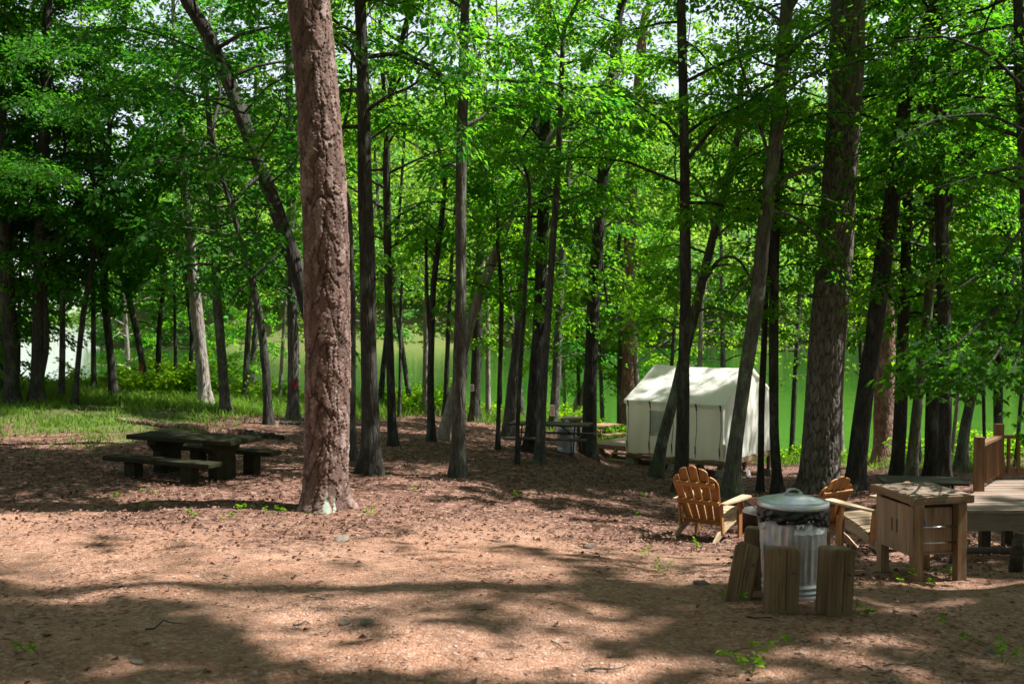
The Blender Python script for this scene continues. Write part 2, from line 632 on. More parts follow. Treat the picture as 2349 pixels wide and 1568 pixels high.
for (_px, _py, _rx, _ry, _s) in GAPS:
    r0 = ray(_px, _py)
    _G.append((_px, _py, _rx, _ry, _s))
_G = np.array(_G)
# things the sun reaches: point, radius, strength
SPOTS = []
for _px, _py, _d, _r, _s in ((900, 450, 36, 5, .55), (1150, 400, 38, 5.5, .6), (1400, 420, 40, 5.5, .6), (1300, 180, 34, 5, .5), (1650, 380, 38, 5, .5),
                             (1850, 430, 40, 4.5, .45), (620, 480, 45, 5, .4), (330, 420, 45, 4.5, .35), (1050, 150, 32, 4.5, .45), (1550, 150, 30, 4, .4)):
    SPOTS.append((pt(_px, _py, _d), _r, _s))
for _q in ((2230, 800), (2110, 860), (2320, 840), (2160, 830), (2270, 760), (2330, 700)):
    SPOTS.append((pt(_q[0], _q[1], 8.7), 0.75, 0.95))
for _q in ((1160, 520, 27, .8, .9), (1100, 670, 27, .8, .9), (1205, 420, 27, .8, .9), (1790, 1270, 7.6, .45, .75), (1815, 1180, 7.8, .35, .8), (1610, 1140, 12.2, .45, .7), (1905, 1300, 7.4, .30, .4)):
    SPOTS.append((pt(_q[0], _q[1], _q[2]), _q[3], _q[4]))
for _px in range(420, 2350, 130):
    _u = (_px - CX) / F
    _y = float(brow(_u)) - 1.0
    SPOTS.append((np.array([_u * _y, _y, float(gz(_u * _y, _y))]), 3.0, 0.9))


def ground_lit(P):
    """P (n,3) leaf centres -> chance that the place they would shade is a sunny gap"""
    G = P.copy()
    for _ in range(3):
        h = G[:, 2] - gz(G[:, 0], G[:, 1], False)
        G = G - SUN[None, :] * (h / SUN[2])[:, None] * 0.9
    h = G[:, 2] - gz(G[:, 0], G[:, 1], False)
    G = G - SUN[None, :] * (h / SUN[2])[:, None]
    px, py, dep = project(G)
    L = np.zeros(len(P))
    ok = dep > 2.5
    for cx, cy, rx, ry, s in _G:
        q = ((px - cx) / rx) ** 2 + ((py - cy) / ry) ** 2
        L = np.maximum(L, min(1.0, s * 1.08) * np.clip(2.6 * (1.3 - q), 0, 1))
    L = np.where(ok, L, 0)
    for c, r, s in SPOTS:
        w = P - np.asarray(c)[None, :]
        tt = w @ SUN
        d2 = (w ** 2).sum(1) - tt ** 2
        L = np.maximum(L, np.where((tt > 0.4) & (d2 < r * r), s, 0))
    return L


# ---------------------------------------------------------------- leaves
def leaf_arrays(C, D, N, Ls, fold=0.12, wide=0.62, lobes=1):
    """rhombic folded leaves: C base points, D direction, N normals, Ls lengths"""
    if lobes > 1:
        S = np.cross(N, D)
        Cs, Ds, Ns, Lv = [], [], [], []
        for k, (a, sc) in enumerate(((0, 1.0), (0.75, 0.78), (-0.75, 0.78))[:lobes]):
            Cs.append(C); Ds.append(D * math.cos(a) + S * math.sin(a)); Ns.append(N); Lv.append(Ls * sc)
        C, D, N, Ls = np.concatenate(Cs), np.concatenate(Ds), np.concatenate(Ns), np.concatenate(Lv)
    n = len(C)
    S = np.cross(N, D)
    S /= np.linalg.norm(S, axis=1)[:, None] + 1e-9
    Nn = np.cross(D, S)
    L = Ls[:, None]
    b = C
    t = C + D * L - Nn * L * 0.10
    m = C + D * L * 0.45
    l = m + S * L * (wide * 0.5) + Nn * L * fold
    r = m - S * L * (wide * 0.5) + Nn * L * fold
    V = np.stack([b, r, t, l], 1).reshape(-1, 3)
    i = np.arange(n, dtype=np.int32)[:, None] * 4
    Fc = np.concatenate([i + np.array([[0, 1, 2]]), i + np.array([[0, 2, 3]])], 1).reshape(-1, 3)
    return V, Fc, n


def rand_unit(n, up=0.0, sig=1.0):
    v = rng.normal(size=(n, 3)) * sig
    v[:, 2] += up
    return v / (np.linalg.norm(v, axis=1)[:, None] + 1e-9)


class Leaves:
    def __init__(s): s.C, s.D, s.N, s.L, s.A = [], [], [], [], []

    def put(s, C, D, N, L, A):
        s.C.append(C); s.D.append(D); s.N.append(N); s.L.append(L); s.A.append(A)

    def cull(s):
        C = np.concatenate(s.C)
        lit = ground_lit(C)
        keep = rng.random(len(C)) > lit * 0.985
        px, py, dep = project(C)   # the two big trunks stand clear of the sprays
        oak = (dep < 21.0) & (np.abs(px - (1950 - 0.075 * py)) < 85)
        pine = (dep < 13.4) & (np.abs(px - (715 + 0.045 * py)) < 75)
        keep &= ~((dep > 1) & (py > -100) & (oak | pine) & (rng.random(len(C)) < 0.94))
        s.C, s.D, s.N, s.L, s.A = [[np.concatenate(q)[keep]] for q in (s.C, s.D, s.N, s.L, s.A)]

    def build(s, name, mat, parent, origin, lobes=1, wide=0.62):
        C = np.concatenate(s.C) - np.asarray(origin)[None, :]
        V, Fc, n = leaf_arrays(C, np.concatenate(s.D), np.concatenate(s.N), np.concatenate(s.L), lobes=lobes, wide=wide)
        A = np.repeat(np.tile(np.concatenate(s.A), lobes), 4)
        return np_mesh(name, V, Fc, mat, parent, attrs={'lv': A})


def rot_about(v, axis, ang):
    c, s_ = np.cos(ang)[:, None], np.sin(ang)[:, None]
    return v * c + np.cross(axis, v) * s_ + axis * (np.sum(axis * v, 1)[:, None]) * (1 - c)


NLEAF = 0


def sprays(lv, O, D, TL, size, nl, tone):
    """twigs at O with direction D and length TL, each with nl leaves held in flat layers"""
    global NLEAF
    n = len(O)
    if n == 0: return
    NLEAF += n * nl
    s = (np.arange(nl)[None, :] + rng.random((n, nl))) / nl
    up = np.tile(np.array([[0, 0, 1.0]]), (n, 1)) + rng.normal(size=(n, 3)) * 0.16
    S = np.cross(up, D)
    S /= np.linalg.norm(S, axis=1)[:, None] + 1e-9
    side = np.where((np.arange(nl) % 2) == 0, 1.0, -1.0)[None, :] * np.ones((n, 1))
    lat = side * (rng.random((n, nl)) * 0.30 * TL[:, None] * (1.15 - s))
    P = O[:, None, :] + D[:, None, :] * (TL[:, None] * s)[..., None] + S[:, None, :] * lat[..., None]
    P[..., 2] += rng.normal(size=(n, nl)) * 0.075 - 0.20 * TL[:, None] * s * s
    ang = side * (0.55 + 0.6 * rng.random((n, nl))) * (1.05 - 0.7 * s)
    Dl = (D[:, None, :] * np.cos(ang)[..., None] + S[:, None, :] * np.sin(ang)[..., None])
    Dl[..., 2] -= 0.25 + 0.25 * rng.random((n, nl))
    Dl = Dl.reshape(-1, 3) + rng.normal(size=(n * nl, 3)) * 0.15
    Dl /= np.linalg.norm(Dl, axis=1)[:, None]
    N = np.repeat(up, nl, 0) + rng.normal(size=(n * nl, 3)) * 0.5
    N -= Dl * np.sum(N * Dl, 1)[:, None]
    N /= np.linalg.norm(N, axis=1)[:, None] + 1e-9
    L = size * (0.65 + 0.6 * rng.random(n * nl))
    A = np.clip(np.repeat(tone + rng.normal(size=n) * 0.22, nl) + rng.normal(size=n * nl) * 0.12, 0, 1)
    lv.put(P.reshape(-1, 3), Dl, N, L, A)


def branch_path(p0, az, L, rise, droop, n=6):
    t = np.linspace(0, 1, n)
    a = az + np.cumsum(np.concatenate([[0], rng.normal(size=n - 1) * 0.16]))
    step = L / (n - 1)
    x = p0[0] + np.concatenate([[0], np.cumsum(np.cos(a[1:]) * step)])
    y = p0[1] + np.concatenate([[0], np.cumsum(np.sin(a[1:]) * step)])
    z = p0[2] + L * (rise * t - droop * t * t) + np.concatenate([[0], rng.normal(size=n - 1) * 0.05])
    return np.stack([x, y, z], 1)


def in_view(P, mx=260, top=-330):
    px, py, dep = project(P)
    return (dep > 2.0) & (px > -mx) & (px < 2349 + mx) & (py > top)


def leafy_branch(lv, wood, path, size, nl, tone, per_m=5.0, t0=0.22, r0=0.03, coarse_ok=True, tl=0.75):
    """twigs along a branch; a branch outside the view gets fewer and larger leaves"""
    seg = np.linalg.norm(np.diff(path, axis=0), axis=1)
    L = seg.sum()
    if wood is not None:
        wood.tube(path, list(np.linspace(r0, r0 * 0.25, len(path))), 5, cap=False)
    fine = in_view(path[len(path) // 2][None, :])[0] or in_view(path[-1][None, :])[0] or in_view(path[0][None, :])[0]
    if not fine and coarse_ok:
        per_m, nl, size, tl = per_m * 0.5, (10 if path[0][1] < 27 else 4), max(0.34, size * 2.4), tl * 1.5
    n = max(3, int(L * (1 - t0) * per_m))
    t = t0 + (1 - t0) * (np.arange(n) + rng.random(n)) / n
    cum = np.concatenate([[0], np.cumsum(seg)]) / L
    O = np.stack([np.interp(t, cum, path[:, k]) for k in range(3)], 1)
    d = np.stack([np.interp(np.clip(t + 0.08, 0, 1), cum, path[:, k]) - np.interp(np.clip(t - 0.08, 0, 1), cum, path[:, k]) for k in range(3)], 1)
    d /= np.linalg.norm(d, axis=1)[:, None] + 1e-9
    sg = np.where(np.arange(n) % 2 == 0, 1.0, -1.0) * (0.5 + 0.7 * rng.random(n))
    sg[-1] *= 0.2
    D = rot_about(d, np.tile(np.array([[0, 0, 1.0]]), (n, 1)), sg)
    D[:, 2] = D[:, 2] * 0.6 + rng.normal(size=n) * 0.30
    D /= np.linalg.norm(D, axis=1)[:, None]
    TL = tl * (0.5 + 0.7 * rng.random(n)) * (1.25 - 0.55 * t)
    sprays(lv, O, D, TL, size, nl, tone)


# ---------------------------------------------------------------- ground, water
def build_ground():
    xs = np.concatenate([np.linspace(-900, -120, 40), np.linspace(-115, -32, 60), np.linspace(-31, -8.2, 90),
                         np.linspace(-8, 9, 190), np.linspace(9.2, 32, 90), np.linspace(33, 120, 60), np.linspace(130, 900, 40)])
    ys = np.concatenate([np.linspace(-60, 1, 40), np.linspace(1.3, 18, 260), np.linspace(18.2, 40, 150),
                         np.linspace(40.5, 95, 120), np.linspace(97, 320, 100), np.linspace(330, 1300, 50)])
    X, Y = np.meshgrid(xs, ys)
    Z = gz(X, Y)
    V = np.stack([X, Y, Z], -1).reshape(-1, 3)
    nx, ny = len(xs), len(ys)
    i = (np.arange(ny - 1)[:, None] * nx + np.arange(nx - 1)[None, :]).ravel()
    Fq = np.stack([i, i + 1, i + nx + 1, i + nx], 1)
    li, gr = cover(X, Y)
    o = np_mesh('ground', V, Fq, ground_mat(), smooth_sh=True, attrs={'litter': li.ravel(), 'green': gr.ravel()})
    tag(o, kind='structure')


def cover(x, y):
    u = np.clip(x / np.maximum(y, 7.0), -1.05, 1.05)
    ds = shore(u)
    wob = 1.3 * np.sin(0.9 * x + 0.4 * y) + 0.8 * np.sin(2.1 * x - 0.7 * y + 1)
    li = smooth(8.6, 15.2, y + wob * 1.0 - np.interp(u, [-0.5, -0.2, 0.1, 0.5], [0.6, 0.0, -0.5, -1.0]))
    st = np.interp(u, [-0.6, -0.42, -0.36, -0.27, -0.2, -0.12, -0.05], [19.0, 19.8, 21.5, 25, 28, 31, 32])
    db = brow(u)
    st = np.where(u > -0.05, db - 3.5, np.minimum(st, db - 4))
    gr = smooth(-2.5, 5.0, y - st + wob * 1.2)
    return li, np.where(y > 100, 1.0, gr)


def ground_mat():
    s = NT('forest_floor')
    v = s.coord('Object', (1, 1, 1))
    li = s.n('ShaderNodeAttribute', attribute_name='litter').outputs['Fac']
    gr = s.n('ShaderNodeAttribute', attribute_name='green').outputs['Fac']
    big = s.noise(v, 0.55, 5, 0.6)
    med = s.noise(v, 3.1, 6, 0.65)
    peb = s.voro(v, 34, 'F1', 'Color')
    pebd = s.voro(v, 34, 'DISTANCE_TO_EDGE')
    pe2 = s.voro(v, 85, 'F1', 'Color')
    clay = s.mix(s.rng(big, 0.35, 0.65), (0.34, 0.165, 0.10), (0.43, 0.25, 0.175))
    clay = s.mix(s.rng(med, 0.40, 0.66, 0, 0.75), clay, (0.20, 0.105, 0.065))
    sx = s.n('ShaderNodeSeparateColor'); s.t.links.new(peb, sx.inputs[0])
    sy = s.n('ShaderNodeSeparateColor'); s.t.links.new(pe2, sy.inputs[0])
    grav = s.ramp(sx.outputs[0], [(0.0, (0.15, 0.07, 0.045)), (0.45, (0.31, 0.16, 0.098)), (0.8, (0.42, 0.27, 0.195)), (1.0, (0.52, 0.42, 0.35))])
    clay = s.mix(0.45, clay, grav)
    clay = s.mix(s.rng(sy.outputs[0], 0.0, 1.0, 0.0, 0.42), clay, (0.13, 0.07, 0.045))
    lit_n = s.noise(v, 9.0, 6, 0.7)
    lea = s.voro(v, 13, 'F1', 'Color')
    sl = s.n('ShaderNodeSeparateColor'); s.t.links.new(lea, sl.inputs[0])
    litc = s.ramp(sl.outputs[1], [(0.0, (0.058, 0.030, 0.021)), (0.4, (0.135, 0.068, 0.048)), (0.75, (0.23, 0.125, 0.092)), (1.0, (0.34, 0.22, 0.165))])
    litc = s.mix(s.rng(lit_n, 0.35, 0.65, 0, 0.6), litc, (0.10, 0.052, 0.034))
    edge = s.math('ADD', li, s.math('MULTIPLY', s.math('SUBTRACT', med, 0.5), 1.3))
    c = s.mix(s.rng(edge, 0.15, 0.85), clay, litc)
    ge = s.math('ADD', gr, s.math('MULTIPLY', s.math('SUBTRACT', med, 0.5), 1.1))
    gcol = s.mix(s.rng(lit_n, 0.35, 0.65), (0.055, 0.085, 0.018), (0.10, 0.14, 0.03))
    c = s.mix(s.rng(ge, 0.40, 0.75, 0, 0.85), c, gcol)
    s.base(c, 0.95, 0.12)
    h = s.math('ADD', s.math('MULTIPLY', s.rng(pebd, 0, 0.25), 0.35), s.math('ADD', s.math('MULTIPLY', sy.outputs[1], 0.25), s.math('MULTIPLY', lit_n, 0.8)))
    s.bump(h, 0.8, 0.03)
    return s.m


def build_water():
    me_v = [(-1500, 22, WATER), (1500, 22, WATER), (1500, 1500, WATER), (-1500, 1500, WATER)]
    s = NT('lake_water')
    v = s.coord('Object', (1, 1, 1))
    n1 = s.noise(s.coord('Object', (0.35, 1.0, 1)), 0.8, 4, 0.55)
    n2 = s.noise(s.coord('Object', (1.0, 2.4, 1)), 2.2, 3, 0.5)
    big = s.noise(s.coord('Object', (0.02, 0.05, 1)), 1.0, 3, 0.5)
    s.base(s.mix(s.rng(big, 0.35, 0.65), (0.010, 0.060, 0.008), (0.026, 0.088, 0.010)), 0.04, 0.5)
    s.p.inputs['IOR'].default_value = 1.33
    s.bump(s.math('ADD', n1, s.math('MULTIPLY', n2, 0.4)), 0.22, 0.10)
    o = np_mesh('water', np.array(me_v, float), np.array([[0, 1, 2, 3]]), s.m)
    tag(o, kind='structure')


def build_ground_cover():
    # dry leaves
    n = 90000
    u = rng.uniform(-0.62, 0.62, n)
    y = 4.2 + (46 - 4.2) * rng.random(n) ** 1.35
    x = u * y
    li, gr = cover(x, y)
    keep = rng.random(n) < np.where(y < 11, 0.012 + 0.5 * li, 0.25 + 0.75 * li) * (1 - 0.6 * gr)
    keep &= y < shore(x / y) - 1
    x, y = x[keep], y[keep]
    n = len(x)
    C = np.stack([x, y, gz(x, y) + 0.012 + 0.02 * rng.random(n)], 1)
    a = rng.uniform(0, 2 * math.pi, n)
    D = np.stack([np.cos(a), np.sin(a), rng.normal(size=n) * 0.25], 1)
    D /= np.linalg.norm(D, axis=1)[:, None]
    N = rand_unit(n, 2.4)
    V, Fc, _ = leaf_arrays(C, D, N, 0.025 + 0.055 * rng.random(n) ** 1.5, fold=0.18, wide=0.66)
    o = np_mesh('leaf_litter', V, Fc, M['litter'], attrs={'lv': np.repeat(rng.random(n) ** 1.6, 4)})
    tag(o, 'dry brown fallen leaves scattered over the forest floor', 'leaf litter', kind='stuff')
    # dead pine needles, twig bits and bark flakes
    n = 60000
    u = rng.uniform(-0.62, 0.62, n)
    y = 3.8 + 16 * rng.random(n) ** 1.25
    x = u * y
    drift = np.sin(1.3 * x + 2.2 * np.sin(0.8 * y)) * np.sin(1.1 * y + 1.7 * np.sin(0.9 * x)) + 0.5 * np.sin(3.7 * x + y)
    keep = rng.random(n) < np.clip(0.32 + 0.55 * drift, 0.05, 1) * np.clip((y - 2.5) / 6, 0.25, 1)
    x, y = x[keep], y[keep]
    n = len(x)
    C = np.stack([x, y, gz(x, y) + 0.006 + 0.008 * rng.random(n)], 1)
    a = rng.uniform(0, 2 * math.pi, n)
    D = np.stack([np.cos(a), np.sin(a), rng.normal(size=n) * 0.12], 1)
    D /= np.linalg.norm(D, axis=1)[:, None]
    V, Fc, _ = leaf_arrays(C, D, rand_unit(n, 3.5), 0.03 + 0.05 * rng.random(n), fold=0.04, wide=0.085)
    o = np_mesh('pine_needles', V, Fc, M['litter'], attrs={'lv': np.repeat(rng.random(n), 4)})
    tag(o, 'brown pine needles and bark bits drifted over the clay', 'needle litter', kind='stuff')
    # pebbles: squashed octahedra, jittered
    n = 11000
    y = 3.6 + 13 * rng.random(n) ** 1.5
    x = rng.uniform(-0.6, 0.6, n) * y
    sz = 0.005 + 0.012 * rng.random(n) ** 3
    big = rng.random(n) < 0.004
    sz = np.where(big, 0.014 + 0.014 * rng.random(n), sz)
    oc = np.array([(1, 0, 0), (0, 1, 0), (-1, 0, 0), (0, -1, 0), (0, 0, 0.7), (0, 0, -0.6), (.6, .6, .35), (-.6, .6, .35), (-.6, -.6, .35), (.6, -.6, .35)], float)
    of = np.array([(4, 6, 7), (4, 7, 8), (4, 8, 9), (4, 9, 6), (0, 1, 6), (1, 2, 7), (2, 3, 8), (3, 0, 9), (6, 1, 7), (7, 2, 8), (8, 3, 9), (9, 0, 6),
                   (1, 0, 5), (2, 1, 5), (3, 2, 5), (0, 3, 5)])
    a = rng.uniform(0, 6.28, n)
    P = oc[None] * (1 + rng.normal(size=(n, 10, 3)) * 0.16) * sz[:, None, None] * np.stack([0.8 + 0.7 * rng.random(n), np.ones(n), 0.55 + 0.4 * rng.random(n)], 1)[:, None, :]
    Q = P.copy()
    Q[..., 0] = P[..., 0] * np.cos(a)[:, None] - P[..., 1] * np.sin(a)[:, None] + x[:, None]
    Q[..., 1] = P[..., 0] * np.sin(a)[:, None] + P[..., 1] * np.cos(a)[:, None] + y[:, None]
    Q[..., 2] += (gz(x, y) + sz * 0.05)[:, None]
    Fo = (np.arange(n)[:, None, None] * 10 + of[None]).reshape(-1, 3)
    s = NT('pebble')
    a_ = s.n('ShaderNodeAttribute', attribute_name='lv').outputs['Fac']
    s.base(s.ramp(a_, [(0, (0.14, 0.075, 0.05)), (0.4, (0.34, 0.20, 0.13)), (0.75, (0.34, 0.215, 0.15)), (1, (0.40, 0.32, 0.27))]), 0.9, 0.2)
    o = np_mesh('gravel', Q.reshape(-1, 3), Fo, s.m, attrs={'lv': np.repeat(rng.random(n), 10)})
    tag(o, 'loose gravel and pebbles on the clay clearing', 'gravel', kind='stuff')
    # grass
    n = 150000
    u = np.concatenate([rng.uniform(-0.62, -0.12, n // 2), rng.uniform(-0.6, 0.62, n - n // 2)])
    ds = shore(u)
    y = np.where(np.arange(n) < n // 2, 17 + (brow(u) + 2.5 - 17) * rng.random(n), brow(u) - 6.5 + 10 * rng.random(n))
    x = u * y
    li, gr = cover(x, y)
    clump = np.sin(1.9 * x + 3 * np.sin(0.7 * y)) * np.sin(1.6 * y + 2 * np.sin(0.9 * x))
    keep = rng.random(n) < np.clip(np.where(brow(u) - y > 5, gr * 0.6 * (0.25 + 0.75 * clump), gr * (0.85 + 0.3 * clump)), 0, 1)
    x, y, u = x[keep], y[keep], u[keep]
    n = len(x)
    nearshore = np.clip(1 - (brow(u) - y) / 6, 0, 1)
    h = (0.07 + 0.20 * rng.random(n) ** 1.6) * (0.8 + 1.3 * nearshore)
    w = 0.007 + 0.004 * rng.random(n) + y * 0.00022
    a = rng.uniform(0, 6.28, n)
    lean = rng.normal(size=(n, 2)) * 0.45
    z = gz(x, y) - 0.01
    B = np.stack([x, y, z], 1)
    S = np.stack([np.cos(a), np.sin(a), 0 * a], 1) * w[:, None]
    mid = B + np.stack([lean[:, 0] * h * 0.4, lean[:, 1] * h * 0.4, h * 0.62], 1)
    tip = B + np.stack([lean[:, 0] * h * 1.1, lean[:, 1] * h * 1.1, h], 1)
    V = np.stack([B - S, B + S, mid + S * 0.7, mid - S * 0.7, tip], 1).reshape(-1, 3)
    i = np.arange(n)[:, None] * 5
    o = np_mesh('grass', V, [i + np.array([[0, 1, 2, 3]]), i + np.array([[3, 2, 4]])], M['grass'], attrs={'lv': np.repeat(rng.random(n), 5)})
    tag(o, 'green grass and weeds growing along the bank and left glade', 'grass', kind='stuff')


def build_far_forest():
    C_, N_, L_, A_ = [], [], [], []
    k = 0
    gx = 6.6
    for gy in np.arange(186, 352, 6.5):
        for x0 in np.arange(-0.60 * gy, 0.66 * gy, gx):
            x = x0 + rng.uniform(-2.4, 2.4)
            y = gy + rng.uniform(-2.4, 2.4)
            z = float(gz(x, y, False))
            if z < WATER - 0.6: continue
            R = rng.uniform(3.0, 5.2)
            H = rng.uniform(11, 20)
            front = gy < 200
            n = 1300 if front else 800
            # clumps of leaves over a shell, so that gaps and shade lie between them
            nc = 34
            cd = rand_unit(nc, 0.15)
            rr = 0.45 + 0.55 * rng.random(nc)
            zc = z + H * 0.56
            cc = np.stack([x + cd[:, 0] * R * rr, y + cd[:, 1] * R * rr, zc + cd[:, 2] * H * 0.44 * rr], 1)
            if front:
                low = rng.random(nc) < 0.3
                cc[low, 2] = WATER + 0.6 + 3.5 * rng.random(low.sum())
                cc[low, 1] -= 2.5 * rng.random(low.sum())
            j = rng.integers(0, nc, n)
            P = cc[j] + rng.normal(size=(n, 3)) * np.array([0.85, 0.85, 0.5])
            ok = P[:, 2] > WATER + 0.25
            P = P[ok]
            m = len(P)
            C_.append(P); N_.append(rand_unit(m, 1.1, 0.7))
            L_.append(0.45 + 0.6 * rng.random(m))
            A_.append(np.clip(rng.normal() * 0.28 + 0.45 + rng.normal(size=nc)[j[ok]] * 0.2 + rng.normal(size=m) * 0.1, 0, 1))
    for x0 in np.arange(-1200, 900, 16):  # the low far shore at the end of the lake
        x, y = x0 + rng.uniform(-4, 4), 1040 + rng.uniform(-8, 25)
        P = np.array([[x, y, float(gz(x, y, False)) + 4]]) + rng.normal(size=(120, 3)) * np.array([6, 4, 3.0])
        C_.append(P); N_.append(rand_unit(120, 1.0, 0.7)); L_.append(np.full(120, 3.2)); A_.append(rng.random(120))
    C, N, L, A = map(np.concatenate, (C_, N_, L_, A_))
    a = rng.uniform(0, 6.28, len(C))
    D = np.stack([np.cos(a), np.sin(a), rng.normal(size=len(C)) * 0.3 - 0.2], 1)
    D -= N * np.sum(D * N, 1)[:, None]
    D /= np.linalg.norm(D, axis=1)[:, None] + 1e-9
    V, Fc, n = leaf_arrays(C, D, N, L, fold=0.1, wide=0.8)
    o = np_mesh('far_forest', V, Fc, M['leaf_far'], attrs={'lv': np.repeat(A, 4)})
    tag(o, 'sunlit green forest covering the hill across the lake', 'forest', kind='stuff')


# ---------------------------------------------------------------- trees
def resample(P, W, step):
    seg = np.linalg.norm(np.diff(P, axis=0), axis=1)
    cum = np.concatenate([[0], np.cumsum(seg)])
    n = max(3, int(cum[-1] / step) + 1)
    s = np.linspace(0, cum[-1], n)
    Q = np.stack([np.interp(s, cum, P[:, k]) for k in range(3)], 1)
    R = np.interp(s, cum, W)
    for _ in range(max(1, int(0.35 / step))):  # soften the corners
        Q[1:-1] = (Q[:-2] + 2 * Q[1:-1] + Q[2:]) / 4
        R[1:-1] = (R[:-2] + 2 * R[1:-1] + R[2:]) / 4
    return Q, R


def trunk_tube(mb, Q, R, n=14, flare=0.6, rough=0.05, z0=None):
    vs = []
    ph = rng.uniform(0, 6.28, 4)
    z0 = Q[0][2] if z0 is None else z0
    m = len(Q)
    a = np.array([1.0, 0, 0])
    for i in range(m):
        d = unit(Q[min(i + 1, m - 1)] - Q[max(i - 1, 0)])
        a = unit(a - d * np.dot(a, d))
        b = np.cross(d, a)
        h = Q[i][2] - z0
        for k in range(n):
            t = 2 * math.pi * k / n
            fl = flare * math.exp(-max(h, 0) / 0.22) * (1 + 0.45 * math.sin(3 * t + ph[0]) + 0.3 * math.sin(5 * t + ph[1]))
            r = R[i] * (1 + fl + rough * (math.sin(2 * t + ph[2] + h * 1.3) + math.sin(3 * t + ph[3] - h * 2.1)) + rng.normal() * rough * 0.4)
            vs.append(Q[i] + r * (math.cos(t) * a + math.sin(t) * b))
    fs = [(i * n + k, i * n + (k + 1) % n, (i + 1) * n + (k + 1) % n, (i + 1) * n + k) for i in range(m - 1) for k in range(n)]
    fs.append(tuple((m - 1) * n + k for k in range(n)))
    mb.add(vs, fs)


def tree(label, kind, bark, pts, H=16.0, h0=None, nb=None, R=3.4, leaf='leaf', size=None, nl=20, tone=0.5, group=None,
         limbs=(), extra=(), name=None, lobes=1, dense=None, cat='tree', base=None, rise=0.35, per_m=8.0, az=None):
    """pts: (px, py, width_px) up the trunk as the photograph shows it; the base is found on the ground"""
    b = at(pts[0][0], pts[0][1]) if base is None else np.array(base, float)
    d = b[1]
    P = np.array([pt(q[0], q[1], d) for q in pts])
    P[0] = b - np.array([0, 0, 0.15])
    lean = rng.normal() * 0.02
    P[:, 1] += (P[:, 2] - b[2]) * lean
    W = np.array([q[2] * d / F / 2 * 0.92 for q in pts])
    W[0] = W[min(1, len(W) - 1)] * 1.08
    top = P[-1]
    htop = top[2] - b[2]
    if htop < H - 0.5:
        dr = unit(P[-1] - P[max(0, len(P) - 3)])
        dr = unit(dr + np.array([0, 0, 0.6]))
        n_ext = 4
        P = np.vstack([P] + [top + dr * (H - htop) * (k + 1) / n_ext + np.array([rng.normal() * .25, rng.normal() * .25, 0]) for k in range(n_ext)])
        W = np.concatenate([W, W[-1] * np.linspace(0.8, 0.22, n_ext)])
    Q, Rr = resample(P, W, 0.22 if d < 22 else 0.32)
    root = thing(name or kind, label, cat, b, 0, group)
    mb = MB()
    Ql = Q - b
    trunk_tube(mb, Ql, Rr, 16 if d < 25 else 10, z0=0.0)
    lv = Leaves()
    if nb is None: nb = 4.2 if leaf == 'leaf_dark' else 3.1
    tone = tone + rng.normal() * 0.18
    if size is None: size = 0.125 if d < 22 else (0.135 if d < 31 else 0.155)
    hs = Q[:, 2] - b[2]
    order = np.argsort(hs)

    def on(h):
        return np.array([np.interp(h, hs[order], Q[order, k]) for k in range(3)]), float(np.interp(h, hs[order], Rr[order]))
    if h0 is None: h0 = 5.5 if d < 22 else (3.6 if d < 32 else 2.4)
    n = int(nb * (H - h0))
    ga = rng.uniform(0, 6.28)
    for i in range(n):
        h = h0 + (H - h0) * (i + rng.random()) / n
        p, r = on(h)
        t = (h - h0) / max(0.1, H - h0)
        L = R * (0.55 + 0.6 * rng.random()) * (1.0 - 0.55 * t) * (0.7 + 0.3 * min(1, t * 5))
        ga += 2.4 + rng.normal() * 0.4
        a_ = ga if az is None else az + rng.normal() * 0.8
        path = branch_path(p, a_, L, rise + 0.25 * t + rng.normal() * 0.28, 0.30 + rng.random() * 0.25)
        leafy_branch(lv, None, path, size, nl, tone, per_m=per_m)
        mb.tube(path - b, list(np.linspace(min(r * 0.45, 0.012 + 0.011 * L), 0.004, len(path))), 5, cap=False)
    hv = b[2] * 0 + (CAMZ - b[2]) + 1055.0 / F * d     # extra crown above the picture, added to shade the ground
    if d < 29 and H - hv > 1.0:
        for i in range(int(4.2 * (H - hv))):
            p, r = on(hv + (H - hv) * rng.random())
            ga += 2.4
            leafy_branch(lv, None, branch_path(p, ga, 3.6 * (0.6 + 0.5 * rng.random()), 0.3, 0.35), size, nl, tone, per_m=per_m)
    for lb in limbs:   # visible limbs: list of (px, py, width) at the trunk's depth, with an optional depth offset
        dy = lb[0] if not isinstance(lb[0], tuple) else 0.0
        q = lb[1:] if not isinstance(lb[0], tuple) else lb
        LP = np.array([pt(a[0], a[1], d + dy * k / max(1, len(q) - 1)) for k, a in enumerate(q)])
        LP[:, 1] += (LP[:, 2] - b[2]) * lean
        LW = np.array([a[2] * d / F / 2 for a in q])
        LP[0] = Q[np.argmin(np.abs(Q[:, 2] - LP[0][2]))]
        LQ, LR = resample(LP, LW, 0.15)
        mb.tube(LQ - b, list(LR), 7, cap=False)
    for ex in extra:   # leafy branches: (depth0, depth1, density, [(px, py) ...], [size])
        q = ex[3]
        EP = np.array([pt(a[0], a[1], ex[0] + (ex[1] - ex[0]) * k / (len(q) - 1)) for k, a in enumerate(q)])
        EQ, _ = resample(EP, np.ones(len(EP)), 0.2)
        leafy_branch(lv, None, EQ, ex[4] if len(ex) > 4 else size * 0.8, nl + 4, tone, per_m=ex[2], t0=0.12, tl=0.7)
        mb.tube(EQ - b, list(np.linspace(0.022, 0.005, len(EQ))), 5, cap=False)
    tr = mb.build('trunk', M[bark], root, smooth_sh=True)
    if lv.C:
        lv.cull()
        lv.build('crown', M[leaf], root, b, lobes=lobes)
    return root, tr, b, (Q, Rr)
